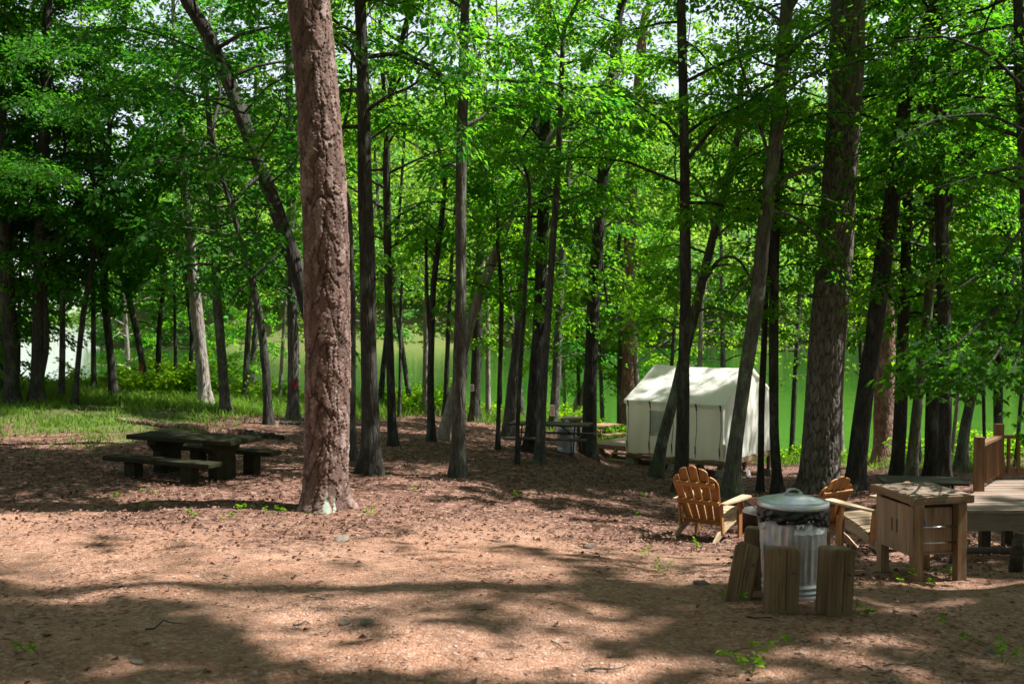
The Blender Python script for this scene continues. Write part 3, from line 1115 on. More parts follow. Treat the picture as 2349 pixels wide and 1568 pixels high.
def plates(th, hh, rad, cw, ch, seed):
    """cell pattern over a trunk's skin: distance to the nearest cell edge, cell value, position inside the cell"""
    r = np.random.default_rng(seed)
    nx = max(6, int(round(2 * math.pi * rad / cw)))
    X = th / (2 * math.pi) * nx
    Y = hh / ch
    ny = int(Y.max()) + 4
    y0 = int(math.floor(Y.min())) - 2
    jx, jy = r.random((ny - y0 + 4, nx)), r.random((ny - y0 + 4, nx))
    val = r.random((ny - y0 + 4, nx))
    ix, iy = np.floor(X).astype(int), np.floor(Y).astype(int)
    d1 = np.full(X.shape, 9.0); d2 = d1.copy(); v = np.zeros(X.shape); oy = np.zeros(X.shape)
    for a in (-1, 0, 1):
        for b in (-1, 0, 1):
            cx, cy = ix + a, iy + b
            px = cx + jx[cy - y0, cx % nx]
            py = cy + jy[cy - y0, cx % nx]
            dd = np.hypot(X - px, Y - py)
            near = dd < d1
            d2 = np.where(near, d1, np.minimum(d2, dd))
            v = np.where(near, val[cy - y0, cx % nx], v)
            oy = np.where(near, Y - py, oy)
            d1 = np.where(near, dd, d1)
    return d2 - d1, v, oy


def bark_trunk(Q, R, style, hfine, n=150, step=0.014, flare=0.42, seed=3):
    hs = Q[:, 2]
    hh = np.concatenate([np.arange(hs[0], hfine, step), np.arange(hfine, hs[-1], 0.3)])
    C = np.stack([np.interp(hh, hs, Q[:, k]) for k in range(2)] + [hh], 1)
    Rr = np.interp(hh, hs, R)
    th = np.linspace(0, 2 * math.pi, n, endpoint=False)
    T, Hh = np.meshgrid(th, hh)
    r = np.random.default_rng(seed)
    ph = r.uniform(0, 6.28, 6)
    fl = flare * np.exp(-np.maximum(Hh, 0) / 0.20) * (1 + 0.5 * np.sin(3 * T + ph[0]) + 0.35 * np.sin(5 * T + ph[1]))
    rad = Rr[:, None] * (1 + fl + 0.02 * np.sin(2 * T + ph[2] + Hh) + 0.015 * np.sin(3 * T + ph[3] - 1.7 * Hh))
    if style == 'pine':
        rag = 0.010 * np.sin(61 * Hh + 13 * T) + 0.008 * np.sin(97 * Hh - 29 * T + 2) + 0.006 * np.sin(151 * Hh + 41 * T)
        Tw = T + 0.07 * np.sin(5 * Hh + 3 * np.sin(2 * T)) + 0.05 * np.sin(17 * Hh + 5 * T + 2 * np.sin(9 * Hh)) + 3.0 * rag
        Hw = Hh + 0.04 * np.sin(9 * T + 4 * Hh) + 0.016 * np.sin(31 * T - 13 * Hh) + 1.2 * rag
        e1, v1, o1 = plates(Tw % (2 * math.pi), Hw, 0.28, 0.080, 0.170, seed)
        e2, v2, o2 = plates((Tw + 0.03 * np.sin(47 * Hh)) % (2 * math.pi), Hw + 0.012 * np.sin(37 * T), 0.28, 0.026, 0.040, seed + 1)
        e3, v3, o3 = plates((T + 0.10 * np.sin(3.1 * Hh + 2) + 0.05 * np.sin(11 * Hh + 3 * T) + 2 * rag) % (2 * math.pi), Hh + 0.1 * np.sin(5 * T), 0.28, 0.125, 0.62, seed + 2)
        g3 = np.clip(e3 / 0.13, 0, 1)
        big = (v1 > 0.42).astype(float)
        g1 = np.clip(e1 / 0.10, 0, 1)
        g2 = np.clip(e2 / 0.12, 0, 1)
        disp = 0.011 * g1 + 0.012 * v1 - 0.005 * o1 * g1 + (0.0022 * g2 + 0.0045 * v2) * big + 0.014 * g3 + 0.008 * v3 * g3
        edge, val = g3 * (0.35 + 0.65 * g1) * (1 - 0.35 * big * (1 - g2)), 0.08 + 0.84 * np.where(big > 0, 0.3 * v1 + 0.4 * v2 + 0.3 * v3, 0.6 * v1 + 0.15 * v2 + 0.25 * v3)
    else:
        Tw = T + 0.09 * np.sin(2.3 * Hh + 2 * np.sin(3 * T)) + 0.03 * np.sin(11 * Hh + 9 * T)
        e1, v1, o1 = plates(Tw % (2 * math.pi), Hh + 0.05 * np.sin(17 * T), 0.36, 0.050, 0.34, seed)
        e2, v2, o2 = plates((Tw + 0.01 * np.sin(60 * Hh)) % (2 * math.pi), Hh, 0.36, 0.02, 0.11, seed + 1)
        g1 = np.clip(e1 / 0.35, 0, 1)
        g2 = np.clip(e2 / 0.3, 0, 1)
        disp = 0.017 * g1 + 0.006 * v1 * g1 + 0.004 * g2
        # the scar ring of a lost limb
        edge, val = g1 * (0.7 + 0.3 * g2), 0.6 * v1 + 0.4 * v2
    rad = rad + disp * np.minimum(1, Rr[:, None] / 0.2)
    V = np.stack([C[:, 0][:, None] + rad * np.cos(T), C[:, 1][:, None] + rad * np.sin(T), Hh], -1)
    m = len(hh)
    i = np.arange(m - 1)[:, None] * n
    k = np.arange(n)[None, :]
    Fq = np.stack([i + k, i + (k + 1) % n, i + n + (k + 1) % n, i + n + k], -1).reshape(-1, 4)
    return V.reshape(-1, 3), Fq, edge.ravel(), val.ravel(), T.ravel(), Hh.ravel()


def plate_mat(name, groove, stops, lichen, moss):
    s = NT(name)
    e = s.n('ShaderNodeAttribute', attribute_name='edge').outputs['Fac']
    v = s.n('ShaderNodeAttribute', attribute_name='cell').outputs['Fac']
    li = s.n('ShaderNodeAttribute', attribute_name='lichen').outputs['Fac']
    mo = s.n('ShaderNodeAttribute', attribute_name='moss').outputs['Fac']
    n = s.noise(s.coord('Object', (1, 1, 1)), 26, 6, 0.7)
    n2 = s.noise(s.coord('Object', (1, 1, 1)), 7, 5, 0.65)
    c = s.ramp(s.math('ADD', s.math('MULTIPLY', v, 0.75), s.math('MULTIPLY', n, 0.25)), stops)
    c = s.mix(s.rng(n, 0.4, 0.7, 0, 0.35), c, groove)
    c = s.mix(s.rng(e, 0.05, 0.75, 0.92, 0.0), c, groove)
    c = s.mix(s.rng(s.math('ADD', li, s.math('SUBTRACT', n2, 0.5)), 0.42, 0.58), c, lichen)
    c = s.mix(s.rng(s.math('ADD', mo, s.math('SUBTRACT', n2, 0.5)), 0.45, 0.62), c, moss)
    s.base(c, 0.85, 0.2)
    s.bump(n, 0.5, 0.012)
    return s.m


M['plates'] = plate_mat('pine_plates', (0.030, 0.018, 0.014), [(0.12, (0.06, 0.034, 0.027)), (0.36, (0.105, 0.064, 0.051)), (0.50, (0.16, 0.096, 0.074)), (0.64, (0.235, 0.165, 0.145)), (0.88, (0.36, 0.29, 0.27))],
                        (0.25, 0.29, 0.225), (0.08, 0.12, 0.015))
M['furrows'] = plate_mat('oak_furrows', (0.045, 0.032, 0.024), [(0.1, (0.10, 0.080, 0.062)), (0.45, (0.165, 0.138, 0.112)), (0.9, (0.27, 0.235, 0.20))],
                         (0.28, 0.28, 0.23), (0.09, 0.11, 0.04))


def big_trunk(name, label, style, pts, H, hfine, mat, group=None, seed=3, n=150, step=0.014):
    b = at(pts[0][0], pts[0][1])
    d = b[1]
    P = np.array([pt(q[0], q[1], d) for q in pts])
    P[0] = b - np.array([0, 0, 0.2])
    W = np.array([q[2] * d / F / 2 * 0.90 for q in pts])
    dr = unit(P[-1] - P[-3])
    ext = [P[-1] + dr * (H - (P[-1][2] - b[2])) * k / 3 for k in (1, 2, 3)]
    Q = np.vstack([P] + ext)
    W = np.concatenate([W, W[-1] * np.array([0.8, 0.55, 0.25])])
    Q, R = resample(Q, W, 0.25)
    Q = Q - b
    V, Fq, e, v, T, Hh = bark_trunk(Q, R, style, hfine, n, step, seed=seed)
    root = thing(name, label, 'tree', b, 0, group)
    # lichen low on the side towards the camera's right, moss at the foot
    tc = (T % (2 * math.pi))
    if style == 'pine':
        li = np.maximum(np.exp(-((tc - 4.95) / 0.12) ** 2), np.exp(-((tc - 5.28) / 0.10) ** 2) * 0.9) * np.exp(-np.maximum(Hh - 0.02, 0) / 0.26) * 1.05
        mo = np.exp(-((tc - 4.35) / 0.33) ** 2) * np.exp(-np.maximum(Hh, 0) / 0.055) * 1.15
        mo = np.maximum(mo, np.exp(-((tc - 3.45) / 0.4) ** 2) * np.exp(-np.maximum(Hh, 0) / 0.35) * 0.62)
    else:
        li = 0.30 * np.exp(-((tc - 5.3) / 0.9) ** 2) * np.exp(-np.maximum(Hh - 0.6, 0) / 1.2)
        mo = 0.5 * np.exp(-np.maximum(Hh, 0) / 0.2)
    tr = np_mesh('trunk', V, Fq, mat, root, smooth_sh=True, attrs={'edge': e, 'cell': v, 'lichen': li, 'moss': mo})
    return root, tr, b, Q, R


def high_crown(root, b, Q, H, h0, R, leaf, nb=4.5, size=0.14, needles=False):
    lv, mb = Leaves(), MB()
    hs = Q[:, 2]
    n = int(nb * (H - h0))
    ga = 0.7
    for i in range(n):
        h = h0 + (H - h0) * (i + rng.random()) / n
        p = np.array([np.interp(h, hs, Q[:, k]) for k in range(3)]) + b
        t = (h - h0) / (H - h0)
        ga += 2.4 + rng.normal() * 0.4
        path = branch_path(p, ga, R * (0.6 + 0.5 * rng.random()) * (1 - 0.5 * t), 0.4, 0.35)
        leafy_branch(lv, None, path, size, 14, 0.45)
        mb.tube(path - b, list(np.linspace(0.018, 0.005, len(path))), 4, cap=False)
    lv.cull()
    cr = lv.build('crown', M[leaf], root, b)
    mb.build('branches', M['bark_dark'], root, smooth_sh=True)
    return cr


def build_trees():
    GB, GP = 'broadleaf trees of the campsite wood', 'pine trees of the campsite wood'
    # --- the two big trunks
    root, tr, b, Q, R = big_trunk('pine_tree', 'thick reddish scaly pine trunk nearest the picture, pale lichen at its foot', 'pine',
                                  [(743, 1166, 100), (750, 1000, 98), (752, 800, 99), (747, 500, 102), (727, 200, 96), (709, 0, 92), (692, -200, 86)],
                                  19, 7.6, M['plates'], GP, 3, 170, 0.0115)
    knot = MB()
    kz = pt(790, 545, b[1])
    knot.tube([kz - b - np.array([0.10, 0, 0.03]), kz - b + np.array([-0.01, -0.03, 0.0]), kz - b + np.array([0.035, -0.05, 0.01])], [0.06, 0.045, 0.02], 9)
    knot.build('branch_stub', M['bark_red'], root, smooth_sh=True)
    for z in (1.6, 2.2, 2.8, 3.4, 4.0):
        SPOTS.append((b + np.array([0.2, -0.05, z]), 0.62, 0.97))
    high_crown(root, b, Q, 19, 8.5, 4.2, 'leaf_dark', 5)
    root, tr, b, Q, R = big_trunk('oak_tree', 'broad grey brown furrowed trunk right of the tent, behind the metal trash can', 'oak',
                                  [(1878, 1128, 98), (1884, 1000, 92), (1897, 800, 86), (1921, 500, 81), (1940, 200, 80), (1946, 0, 78), (1950, -200, 74)],
                                  18, 8.2, M['furrows'], GB, 9, 150, 0.016)
    for z in (1.0, 1.8, 2.6, 3.4, 4.2, 5.0, 5.8):
        SPOTS.append((b + np.array([0.3, -0.15, z]), 0.6, 0.93))
    kz = pt(1886, 678, b[1])
    knot = MB()
    for k in range(9):
        a = k / 8 * math.pi - math.pi
        rr = 0.30
        c_ = np.array([math.cos(a) * rr, math.sin(a) * rr, 0.02 * math.sin(5 * a)])
        if k: knot.tube([pc, c_], [0.035 + 0.01 * (k % 2), 0.035 + 0.012 * ((k + 1) % 2)], 8)
        pc = c_
    kn = knot.build('bark_ridge', M['bark_oak'], root, smooth_sh=True)
    kn.location = kz - b
    high_crown(root, b, Q, 18, 7.0, 4.5, 'leaf', 5)

    T = tree
    B, G, PA, MO, RD = 'bark_dark', 'bark_grey', 'bark_pale', 'bark_moss', 'bark_red'
    # --- right side
    T('slender dark trunk leaning right beside the broad furrowed trunk', 'broadleaf_tree', B, [(1955, 1125, 46), (1984, 900, 42), (2010, 700, 42), (2036, 500, 40), (2062, 300, 36), (2085, 150, 30)], 15, R=3.0, group=GB)
    T('straight pine with scaly pinkish bark sunlit at the lake edge on the right', 'pine_tree', RD, [(2025, 1062, 56), (2031, 900, 48), (2038, 700, 42), (2050, 480, 34), (2062, 250, 30)], 20, h0=9, group=GP, leaf='leaf_dark')
    T('thin dark trunk right of the scaly lakeside pine', 'broadleaf_tree', B, [(2058, 1102, 34), (2068, 900, 30), (2077, 650, 26), (2088, 400, 22)], 13, group=GB)
    T('greyish mossy trunk with a soft bend between the lakeside pine and the deck', 'broadleaf_tree', MO, [(2090, 1108, 30), (2100, 950, 26), (2118, 800, 24), (2135, 600, 22), (2140, 420, 18)], 12, group=GB)
    T('black trunk standing behind the wooden cabinet, closest to the lake of its pair', 'broadleaf_tree', B, [(2138, 1098, 36), (2139, 950, 33), (2141, 800, 30), (2143, 600, 26)], 13, group=GB)
    T('brown forked trunk rising right behind the wooden cabinet', 'broadleaf_tree', B, [(2166, 1118, 31), (2166, 900, 30), (2160, 700, 30), (2150, 480, 30), (2142, 280, 24), (2134, 60, 20)], 14, group=GB,
      limbs=[[(2152, 520, 26), (2180, 400, 22), (2215, 270, 18), (2250, 130, 14)], [(2146, 350, 12), (2190, 250, 8), (2270, 200, 4)]])
    T('short leaning trunk by the water left of the deck railing', 'broadleaf_tree', MO, [(2202, 1080, 38), (2208, 1010, 28), (2222, 930, 24), (2240, 860, 20), (2262, 740, 16)], 8, group=GB)
    T('thin dark upright trunk behind the deck railing', 'broadleaf_tree', B, [(2288, 1075, 22), (2290, 900, 22), (2299, 650, 18), (2303, 470, 16)], 11, group=GB)
    T('dark trunk cut by the right edge of the picture beyond the deck', 'broadleaf_tree', B, [(2372, 1150, 38), (2364, 900, 34), (2350, 600, 32), (2334, 330, 30), (2326, 150, 26)], 13, group=GB, leaf='leaf_dark',
      extra=[(10.5, 8.4, 7, [(2362, 560), (2300, 690), (2210, 780), (2090, 850)]),
             (10.5, 8.0, 7, [(2362, 640), (2330, 740), (2270, 840), (2170, 880)]),
             (10.5, 9.0, 7, [(2360, 500), (2290, 600), (2200, 660)]),
             (10.5, 8.4, 7, [(2362, 700), (2345, 790), (2320, 860)]),
             (10.5, 9.0, 7, [(2350, 300), (2270, 260), (2150, 270), (2040, 330)]),
             (10.5, 9.4, 7, [(2345, 200), (2270, 120), (2160, 80), (2030, 100)]),
             (10.5, 9.4, 7, [(2350, 380), (2260, 400), (2150, 430)])], lobes=3, size=0.105)
    # --- around the tent
    T('mossy curving trunk at the near right corner of the tent', 'broadleaf_tree', MO, [(1676, 1140, 46), (1682, 1050, 40), (1692, 980, 36), (1712, 850, 34), (1738, 680, 34), (1760, 470, 34), (1786, 270, 34), (1800, 100, 32), (1806, 0, 30)], 15, group=GB, nb=3.0,
      limbs=[[(1762, 455, 12), (1800, 405, 11), (1845, 392, 9), (1890, 370, 6)], [(1752, 560, 9), (1720, 640, 7), (1672, 700, 4)],
             [(1770, 380, 9), (1735, 250, 8), (1700, 150, 6), (1690, 60, 4)], [(1790, 220, 7), (1850, 175, 5), (1905, 150, 3)]])
    T('very thin dark sapling in front of the tent end wall', 'sapling', B, [(1744, 1126, 19), (1748, 900, 16), (1757, 700, 13), (1770, 500, 11)], 9, R=1.8, nb=2.5, group=GB)
    T('straight dark trunk just right of the tent', 'broadleaf_tree', B, [(1785, 1132, 27), (1777, 1000, 24), (1775, 800, 23), (1780, 560, 22), (1785, 330, 20), (1792, 100, 17)], 13, group=GB)
    T('straight black trunk crossing the front of the tent', 'broadleaf_tree', B, [(1562, 1130, 38), (1566, 950, 32), (1572, 700, 27), (1570, 400, 24), (1565, 150, 23), (1560, 0, 21)], 14, group=GB, nb=3.0)
    T('crooked mossy trunk leaning across the left half of the tent', 'broadleaf_tree', MO, [(1505, 1092, 34), (1516, 1020, 30), (1532, 960, 28), (1555, 880, 26), (1590, 730, 24), (1632, 560, 22), (1668, 420, 20), (1706, 260, 17)], 11, group=GB,
      limbs=[[(1610, 650, 10), (1650, 590, 9), (1690, 585, 7), (1724, 640, 5)], [(1635, 550, 9), (1620, 440, 7), (1570, 380, 5)], [(1660, 440, 8), (1640, 360, 6), (1600, 330, 4)]])
    T('tall pine with pinkish scaly bark behind the tent deck', 'pine_tree', RD, [(1438, 985, 40), (1439, 850, 34), (1441, 600, 29), (1449, 380, 27), (1463, 180, 25), (1473, 60, 23)], 20, h0=9, group=GP, leaf='leaf_dark')
    T('narrow grey trunk close behind the left side of the tent pine', 'broadleaf_tree', G, [(1421, 985, 16), (1422, 850, 14), (1432, 600, 12)], 11, group=GB)
    T('black trunk leaning slightly right beside the mid campsite tables', 'broadleaf_tree', B, [(1348, 1046, 42), (1354, 900, 36), (1361, 700, 31), (1376, 500, 30), (1393, 300, 27), (1412, 120, 24), (1424, 0, 20)], 15, group=GB, nb=3.0,
      limbs=[[(1372, 560, 12), (1395, 700, 3)], [(1392, 300, 12), (1412, 200, 10), (1432, 60, 8)]])
    T('pale bare trunk leaning right from the water edge near the picnic tables', 'broadleaf_tree', PA, [(1308, 980, 42), (1328, 925, 28), (1350, 877, 23), (1385, 800, 17), (1420, 700, 11)], 9, group=GB, R=1.8)
    T('thick black trunk behind the grey picnic table', 'broadleaf_tree', B, [(1218, 1035, 44), (1228, 900, 36), (1240, 700, 32), (1247, 450, 30), (1253, 200, 28), (1256, 0, 24)], 15, group=GB, nb=3.0)
    T('brown trunk in front of the grey picnic table, leaning slightly right', 'broadleaf_tree', G, [(1236, 1062, 26), (1242, 950, 22), (1252, 800, 19), (1264, 620, 17), (1278, 420, 15), (1288, 200, 13), (1292, 60, 11)], 12, group=GB)
    T('grey trunk carrying a white notice near the lake', 'broadleaf_tree', G, [(1268, 988, 30), (1275, 880, 22), (1284, 700, 18), (1296, 500, 16), (1312, 300, 14), (1325, 190, 12)], 12, group=GB)
    T('grey trunk with rough bark left of the grey picnic table', 'broadleaf_tree', G, [(1165, 1003, 32), (1176, 880, 27), (1190, 750, 24), (1208, 550, 22), (1222, 380, 20), (1234, 220, 17)], 13, group=GB)
    T('thin sapling with a whitish foot left of the grey picnic table', 'sapling', B, [(1185, 1064, 13), (1188, 950, 11), (1196, 820, 10), (1206, 640, 9), (1216, 420, 8)], 9, R=1.7, nb=2.5, group=GB)
    T('very thin kinked sapling between the centre trunks', 'sapling', B, [(1141, 1032, 13), (1145, 900, 11), (1151, 720, 11), (1150, 640, 10), (1138, 540, 8)], 8, R=1.7, nb=2.5, group=GB)
    T('dark trunk with a small white plate facing the camp', 'broadleaf_tree', B, [(1088, 967, 30), (1092, 850, 25), (1099, 650, 22), (1105, 420, 19), (1110, 250, 15)], 13, group=GB)
    T('long pale trunk leaning steeply right through the middle of the wood', 'broadleaf_tree', PA, [(1014, 1008, 25), (1032, 930, 24), (1052, 860, 24), (1080, 735, 25), (1118, 630, 23), (1160, 520, 21), (1210, 410, 19), (1260, 320, 16), (1330, 235, 12), (1388, 212, 8)], 9.5, h0=6, group=GB)
    T('straight brown trunk standing alone at the centre of the clearing edge', 'broadleaf_tree', G, [(1050, 1093, 38), (1053, 900, 32), (1057, 650, 28), (1058, 400, 26), (1062, 200, 25), (1068, 0, 22)], 14, group=GB, nb=3.0)
    T('slim dark trunk curving right, left of the leaning pale trunk', 'broadleaf_tree', B, [(990, 1012, 19), (988, 850, 17), (994, 660, 15), (1010, 540, 13), (1025, 400, 11)], 11, group=GB,
      limbs=[[(989, 800, 9), (980, 680, 8), (978, 520, 6)]])
    # --- left of centre
    T('stout dark trunk right behind the big reddish pine', 'broadleaf_tree', B, [(851, 1086, 50), (850, 950, 45), (846, 750, 40), (842, 550, 37), (836, 300, 33), (829, 0, 28)], 15, group=GB, nb=3.0)
    T('thin grey trunk hugging the right side of the big reddish pine', 'sapling', G, [(808, 1055, 18), (810, 900, 15), (812, 700, 13), (806, 480, 11)], 9, R=2, group=GB)
    T('slim forked trunk right of the stout dark trunk', 'broadleaf_tree', B, [(902, 1022, 24), (895, 850, 20), (890, 650, 19), (886, 400, 18), (890, 230, 16), (924, 80, 13), (950, -20, 10)], 13, group=GB,
      limbs=[[(886, 330, 12), (878, 180, 10), (870, 40, 8)], [(890, 235, 8), (940, 140, 6), (990, 90, 4)]])
    T('very thin straight sapling near the lake, left of the pale leaning trunk', 'sapling', B, [(916, 958, 9), (918, 800, 8), (919, 680, 7)], 7, R=1.5, nb=3, group=GB)
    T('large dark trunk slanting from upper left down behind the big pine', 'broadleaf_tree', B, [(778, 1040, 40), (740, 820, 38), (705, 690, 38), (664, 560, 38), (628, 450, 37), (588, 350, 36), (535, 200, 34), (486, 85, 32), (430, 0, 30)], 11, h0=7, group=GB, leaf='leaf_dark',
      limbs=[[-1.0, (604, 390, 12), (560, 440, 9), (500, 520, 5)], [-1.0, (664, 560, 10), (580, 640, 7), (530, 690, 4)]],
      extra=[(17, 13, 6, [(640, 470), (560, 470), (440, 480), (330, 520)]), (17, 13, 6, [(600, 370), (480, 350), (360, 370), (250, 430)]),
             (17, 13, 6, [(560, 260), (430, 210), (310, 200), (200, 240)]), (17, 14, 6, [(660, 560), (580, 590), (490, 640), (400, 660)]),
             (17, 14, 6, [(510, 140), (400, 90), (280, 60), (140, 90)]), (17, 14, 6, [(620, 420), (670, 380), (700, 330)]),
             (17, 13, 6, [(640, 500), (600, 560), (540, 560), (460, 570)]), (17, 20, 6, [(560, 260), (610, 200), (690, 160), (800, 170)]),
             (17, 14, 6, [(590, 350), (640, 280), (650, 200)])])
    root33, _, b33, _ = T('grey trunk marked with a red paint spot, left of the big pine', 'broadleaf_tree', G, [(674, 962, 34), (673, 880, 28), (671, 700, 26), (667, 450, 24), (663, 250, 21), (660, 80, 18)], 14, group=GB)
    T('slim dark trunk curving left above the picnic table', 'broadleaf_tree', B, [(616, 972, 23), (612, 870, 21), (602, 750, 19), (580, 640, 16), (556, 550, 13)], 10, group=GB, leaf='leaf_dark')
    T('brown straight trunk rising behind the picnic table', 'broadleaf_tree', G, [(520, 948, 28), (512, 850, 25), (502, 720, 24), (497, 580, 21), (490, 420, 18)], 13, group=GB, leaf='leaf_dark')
    T('stout trunk with a sunlit pale stripe at the lake edge on the left', 'broadleaf_tree', PA, [(472, 932, 42), (466, 850, 32), (456, 740, 28), (444, 620, 25), (434, 500, 22)], 14, group=GB, leaf='leaf_dark')  # sunlight on this trunk is put into its pale bark colour
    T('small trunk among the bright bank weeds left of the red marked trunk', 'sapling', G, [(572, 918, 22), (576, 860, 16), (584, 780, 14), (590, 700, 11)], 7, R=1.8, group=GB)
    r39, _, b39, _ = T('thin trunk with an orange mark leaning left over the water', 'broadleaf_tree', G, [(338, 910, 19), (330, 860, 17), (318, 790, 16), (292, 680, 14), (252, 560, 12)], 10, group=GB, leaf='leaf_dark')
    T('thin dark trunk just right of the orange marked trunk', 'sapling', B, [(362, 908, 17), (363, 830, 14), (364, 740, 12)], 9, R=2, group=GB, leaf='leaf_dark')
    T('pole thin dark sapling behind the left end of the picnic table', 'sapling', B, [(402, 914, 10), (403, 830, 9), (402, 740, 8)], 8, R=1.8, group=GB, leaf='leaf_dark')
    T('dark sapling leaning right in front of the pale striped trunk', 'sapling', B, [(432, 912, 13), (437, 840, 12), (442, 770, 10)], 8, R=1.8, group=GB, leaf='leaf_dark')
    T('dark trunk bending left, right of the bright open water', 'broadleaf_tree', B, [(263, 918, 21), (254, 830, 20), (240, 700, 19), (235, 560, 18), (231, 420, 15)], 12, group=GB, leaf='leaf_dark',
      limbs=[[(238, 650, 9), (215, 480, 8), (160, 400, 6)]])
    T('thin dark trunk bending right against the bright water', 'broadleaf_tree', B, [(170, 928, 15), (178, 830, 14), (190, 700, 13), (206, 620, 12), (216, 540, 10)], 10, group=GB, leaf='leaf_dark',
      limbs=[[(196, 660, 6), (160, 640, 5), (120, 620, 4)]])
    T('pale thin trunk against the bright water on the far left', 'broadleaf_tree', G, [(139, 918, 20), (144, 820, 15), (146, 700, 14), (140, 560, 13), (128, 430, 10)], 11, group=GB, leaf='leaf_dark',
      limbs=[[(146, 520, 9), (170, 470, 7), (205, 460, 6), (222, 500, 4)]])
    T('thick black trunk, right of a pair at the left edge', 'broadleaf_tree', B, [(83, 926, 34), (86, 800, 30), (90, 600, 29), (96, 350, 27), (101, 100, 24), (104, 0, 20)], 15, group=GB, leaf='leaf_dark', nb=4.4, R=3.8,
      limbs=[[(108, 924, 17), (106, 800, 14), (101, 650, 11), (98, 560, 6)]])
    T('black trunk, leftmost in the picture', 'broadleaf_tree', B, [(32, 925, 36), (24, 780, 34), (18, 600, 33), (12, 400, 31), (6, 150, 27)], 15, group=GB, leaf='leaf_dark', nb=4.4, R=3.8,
      extra=[(26, 20, 6, [(12, 400), (80, 380), (160, 420)]), (26, 20, 6, [(10, 250), (110, 220), (210, 260)]), (26, 20, 6, [(10, 150), (120, 100), (240, 130)])])
    T('pale slim trunk at the water behind the tent roof', 'broadleaf_tree', PA, [(1605, 1012, 16), (1605, 850, 13), (1606, 700, 11), (1640, 500, 9)], 12, group=GB)

    # paint marks on two trunks
    for (root, b, px, py, w, h, col) in ((root33, b33, 680, 880, 12, 15, 'paint_red'), (r39, b39, 327, 845, 10, 22, 'paint_orange')):
        c = pt(px, py, b[1]) - b
        axis = pt(672 if root is root33 else 328, py, b[1]) - b
        mb = MB()
        k = b[1] / F
        rad = (27 if root is root33 else 17) * k / 2 * 1.16 + 0.008
        vs = []
        a0 = math.asin(max(-0.8, min(0.8, (c[0] - axis[0]) / rad)))
        da = w * k / rad * 0.6
        for i in range(13):
            t = i / 12 * 2 * math.pi
            a = a0 + da * math.cos(t) * (1 + 0.18 * math.sin(3 * t))
            vs.append((axis[0] + rad * math.sin(a), axis[1] - rad * math.cos(a), c[2] + h * k * 0.6 * math.sin(t) * (1 + 0.15 * math.sin(4 * t))))
        mb.add([(axis[0] + rad * 1.005 * math.sin(a0), axis[1] - rad * 1.005 * math.cos(a0), c[2])] + vs, [(0, i + 1, (i + 1) % 13 + 1) for i in range(13)])
        mb.build('paint_mark', M[col], root)

    # --- slim background trees along the shore, in the leafy mass
    spots = [(-25, 902), (8, 903), (-90, 905), (40, 905), (215, 905), (300, 900), (455, 905), (560, 925), (640, 930), (720, 935), (770, 938), (830, 945), (870, 940), (945, 943), (975, 948),
             (1020, 955), (1055, 950), (1120, 958), (1150, 955), (1200, 965), (1300, 970), (1330, 975), (1385, 985), (1470, 985), (1530, 990), (1660, 1000),
             (1720, 1010), (1815, 1040), (1845, 1045), (1930, 1052), (1985, 1056), (2110, 1066), (2180, 1060), (2260, 1060), (2330, 1070), (2400, 1060), (2470, 1070), (-60, 915), (-130, 920)]
    for i, (px, py) in enumerate(spots):
        w = rng.uniform(9, 17)
        s = rng.normal() * 18
        pts = [(px, py, w), (px + s * 0.4, py - 120, w * 0.85), (px + s, py - 300, w * 0.7), (px + s * 1.6, py - 450, w * 0.5)]
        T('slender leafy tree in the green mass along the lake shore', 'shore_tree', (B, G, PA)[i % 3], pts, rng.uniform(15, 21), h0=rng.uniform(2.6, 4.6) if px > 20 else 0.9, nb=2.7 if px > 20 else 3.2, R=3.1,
          group='slender trees along the lake shore', leaf='leaf_light' if px > 500 else 'leaf', tone=rng.uniform(0.2, 0.6), nl=16, size=0.165)

    # --- unseen trees added behind and beside the camera to block sky light
    for k in range(22):
        a = math.radians(-62 - k * 11.2) if k < 22 else 0
        dd = rng.uniform(13, 24)
        x, y = dd * math.sin(-a) * 1.15, dd * math.cos(a) * 0.9 - 4
        if abs(x) < 0.75 * max(y, 0) + 2 and y > 0: continue
        z = float(gz(x, y))
        H = rng.uniform(11, 15)
        root = thing('sky_blocking_tree', 'unseen leafy tree added around the clearing to block sky light', 'tree', (x, y, z), 0, 'unseen trees added around the clearing')
        P = np.array([[0, 0, -0.2], [0.05, 0.02, 3], [0.15, -0.1, 7], [0.1, 0.1, H * 0.75], [0.2, 0.1, H]], float)
        Q, R = resample(P, np.array([0.2, 0.17, 0.14, 0.09, 0.03]), 0.5)
        mb = MB()
        trunk_tube(mb, Q, R, 10, z0=0.0)
        mb.build('trunk', M[B], root, smooth_sh=True)
        high_crown(root, np.array([x, y, z]), Q, H, 2.2, 3.8, 'leaf', 6.5)

    # --- tall trees added just outside the frame so that their crowns shade the clearing
    for (x, y, H, Rr) in [(7.5, 3.0, 15, 4.6), (12.0, 8.5, 16, 4.8), (4.5, -2.5, 16, 4.8), (-4.5, -1.5, 15, 4.6), (-7.5, 6.0, 15, 4.2), (10.5, -2.0, 16, 5), (16.5, 16.0, 16, 4.8),
                          (17.0, 3.0, 17, 5), (-13, 13.5, 15, 4.6), (20, 25, 15, 4.5), (1.0, -7.0, 16, 5), (-17, 22, 15, 4.6), (22, 12, 16, 5), (9, -8, 16, 5), (-8, -6, 16, 5), (14, -6, 17, 5), (-14, 4, 16, 5), (20, -4, 17, 5), (6.5, 8.2, 16, 4.2), (3.0, 2.0, 15, 5.0), (0.5, -3.5, 16, 5.0), (-7, 9, 15, 4)]:
        z = float(gz(x, y))
        H += 4.5
        w = rng.uniform(0.18, 0.26)
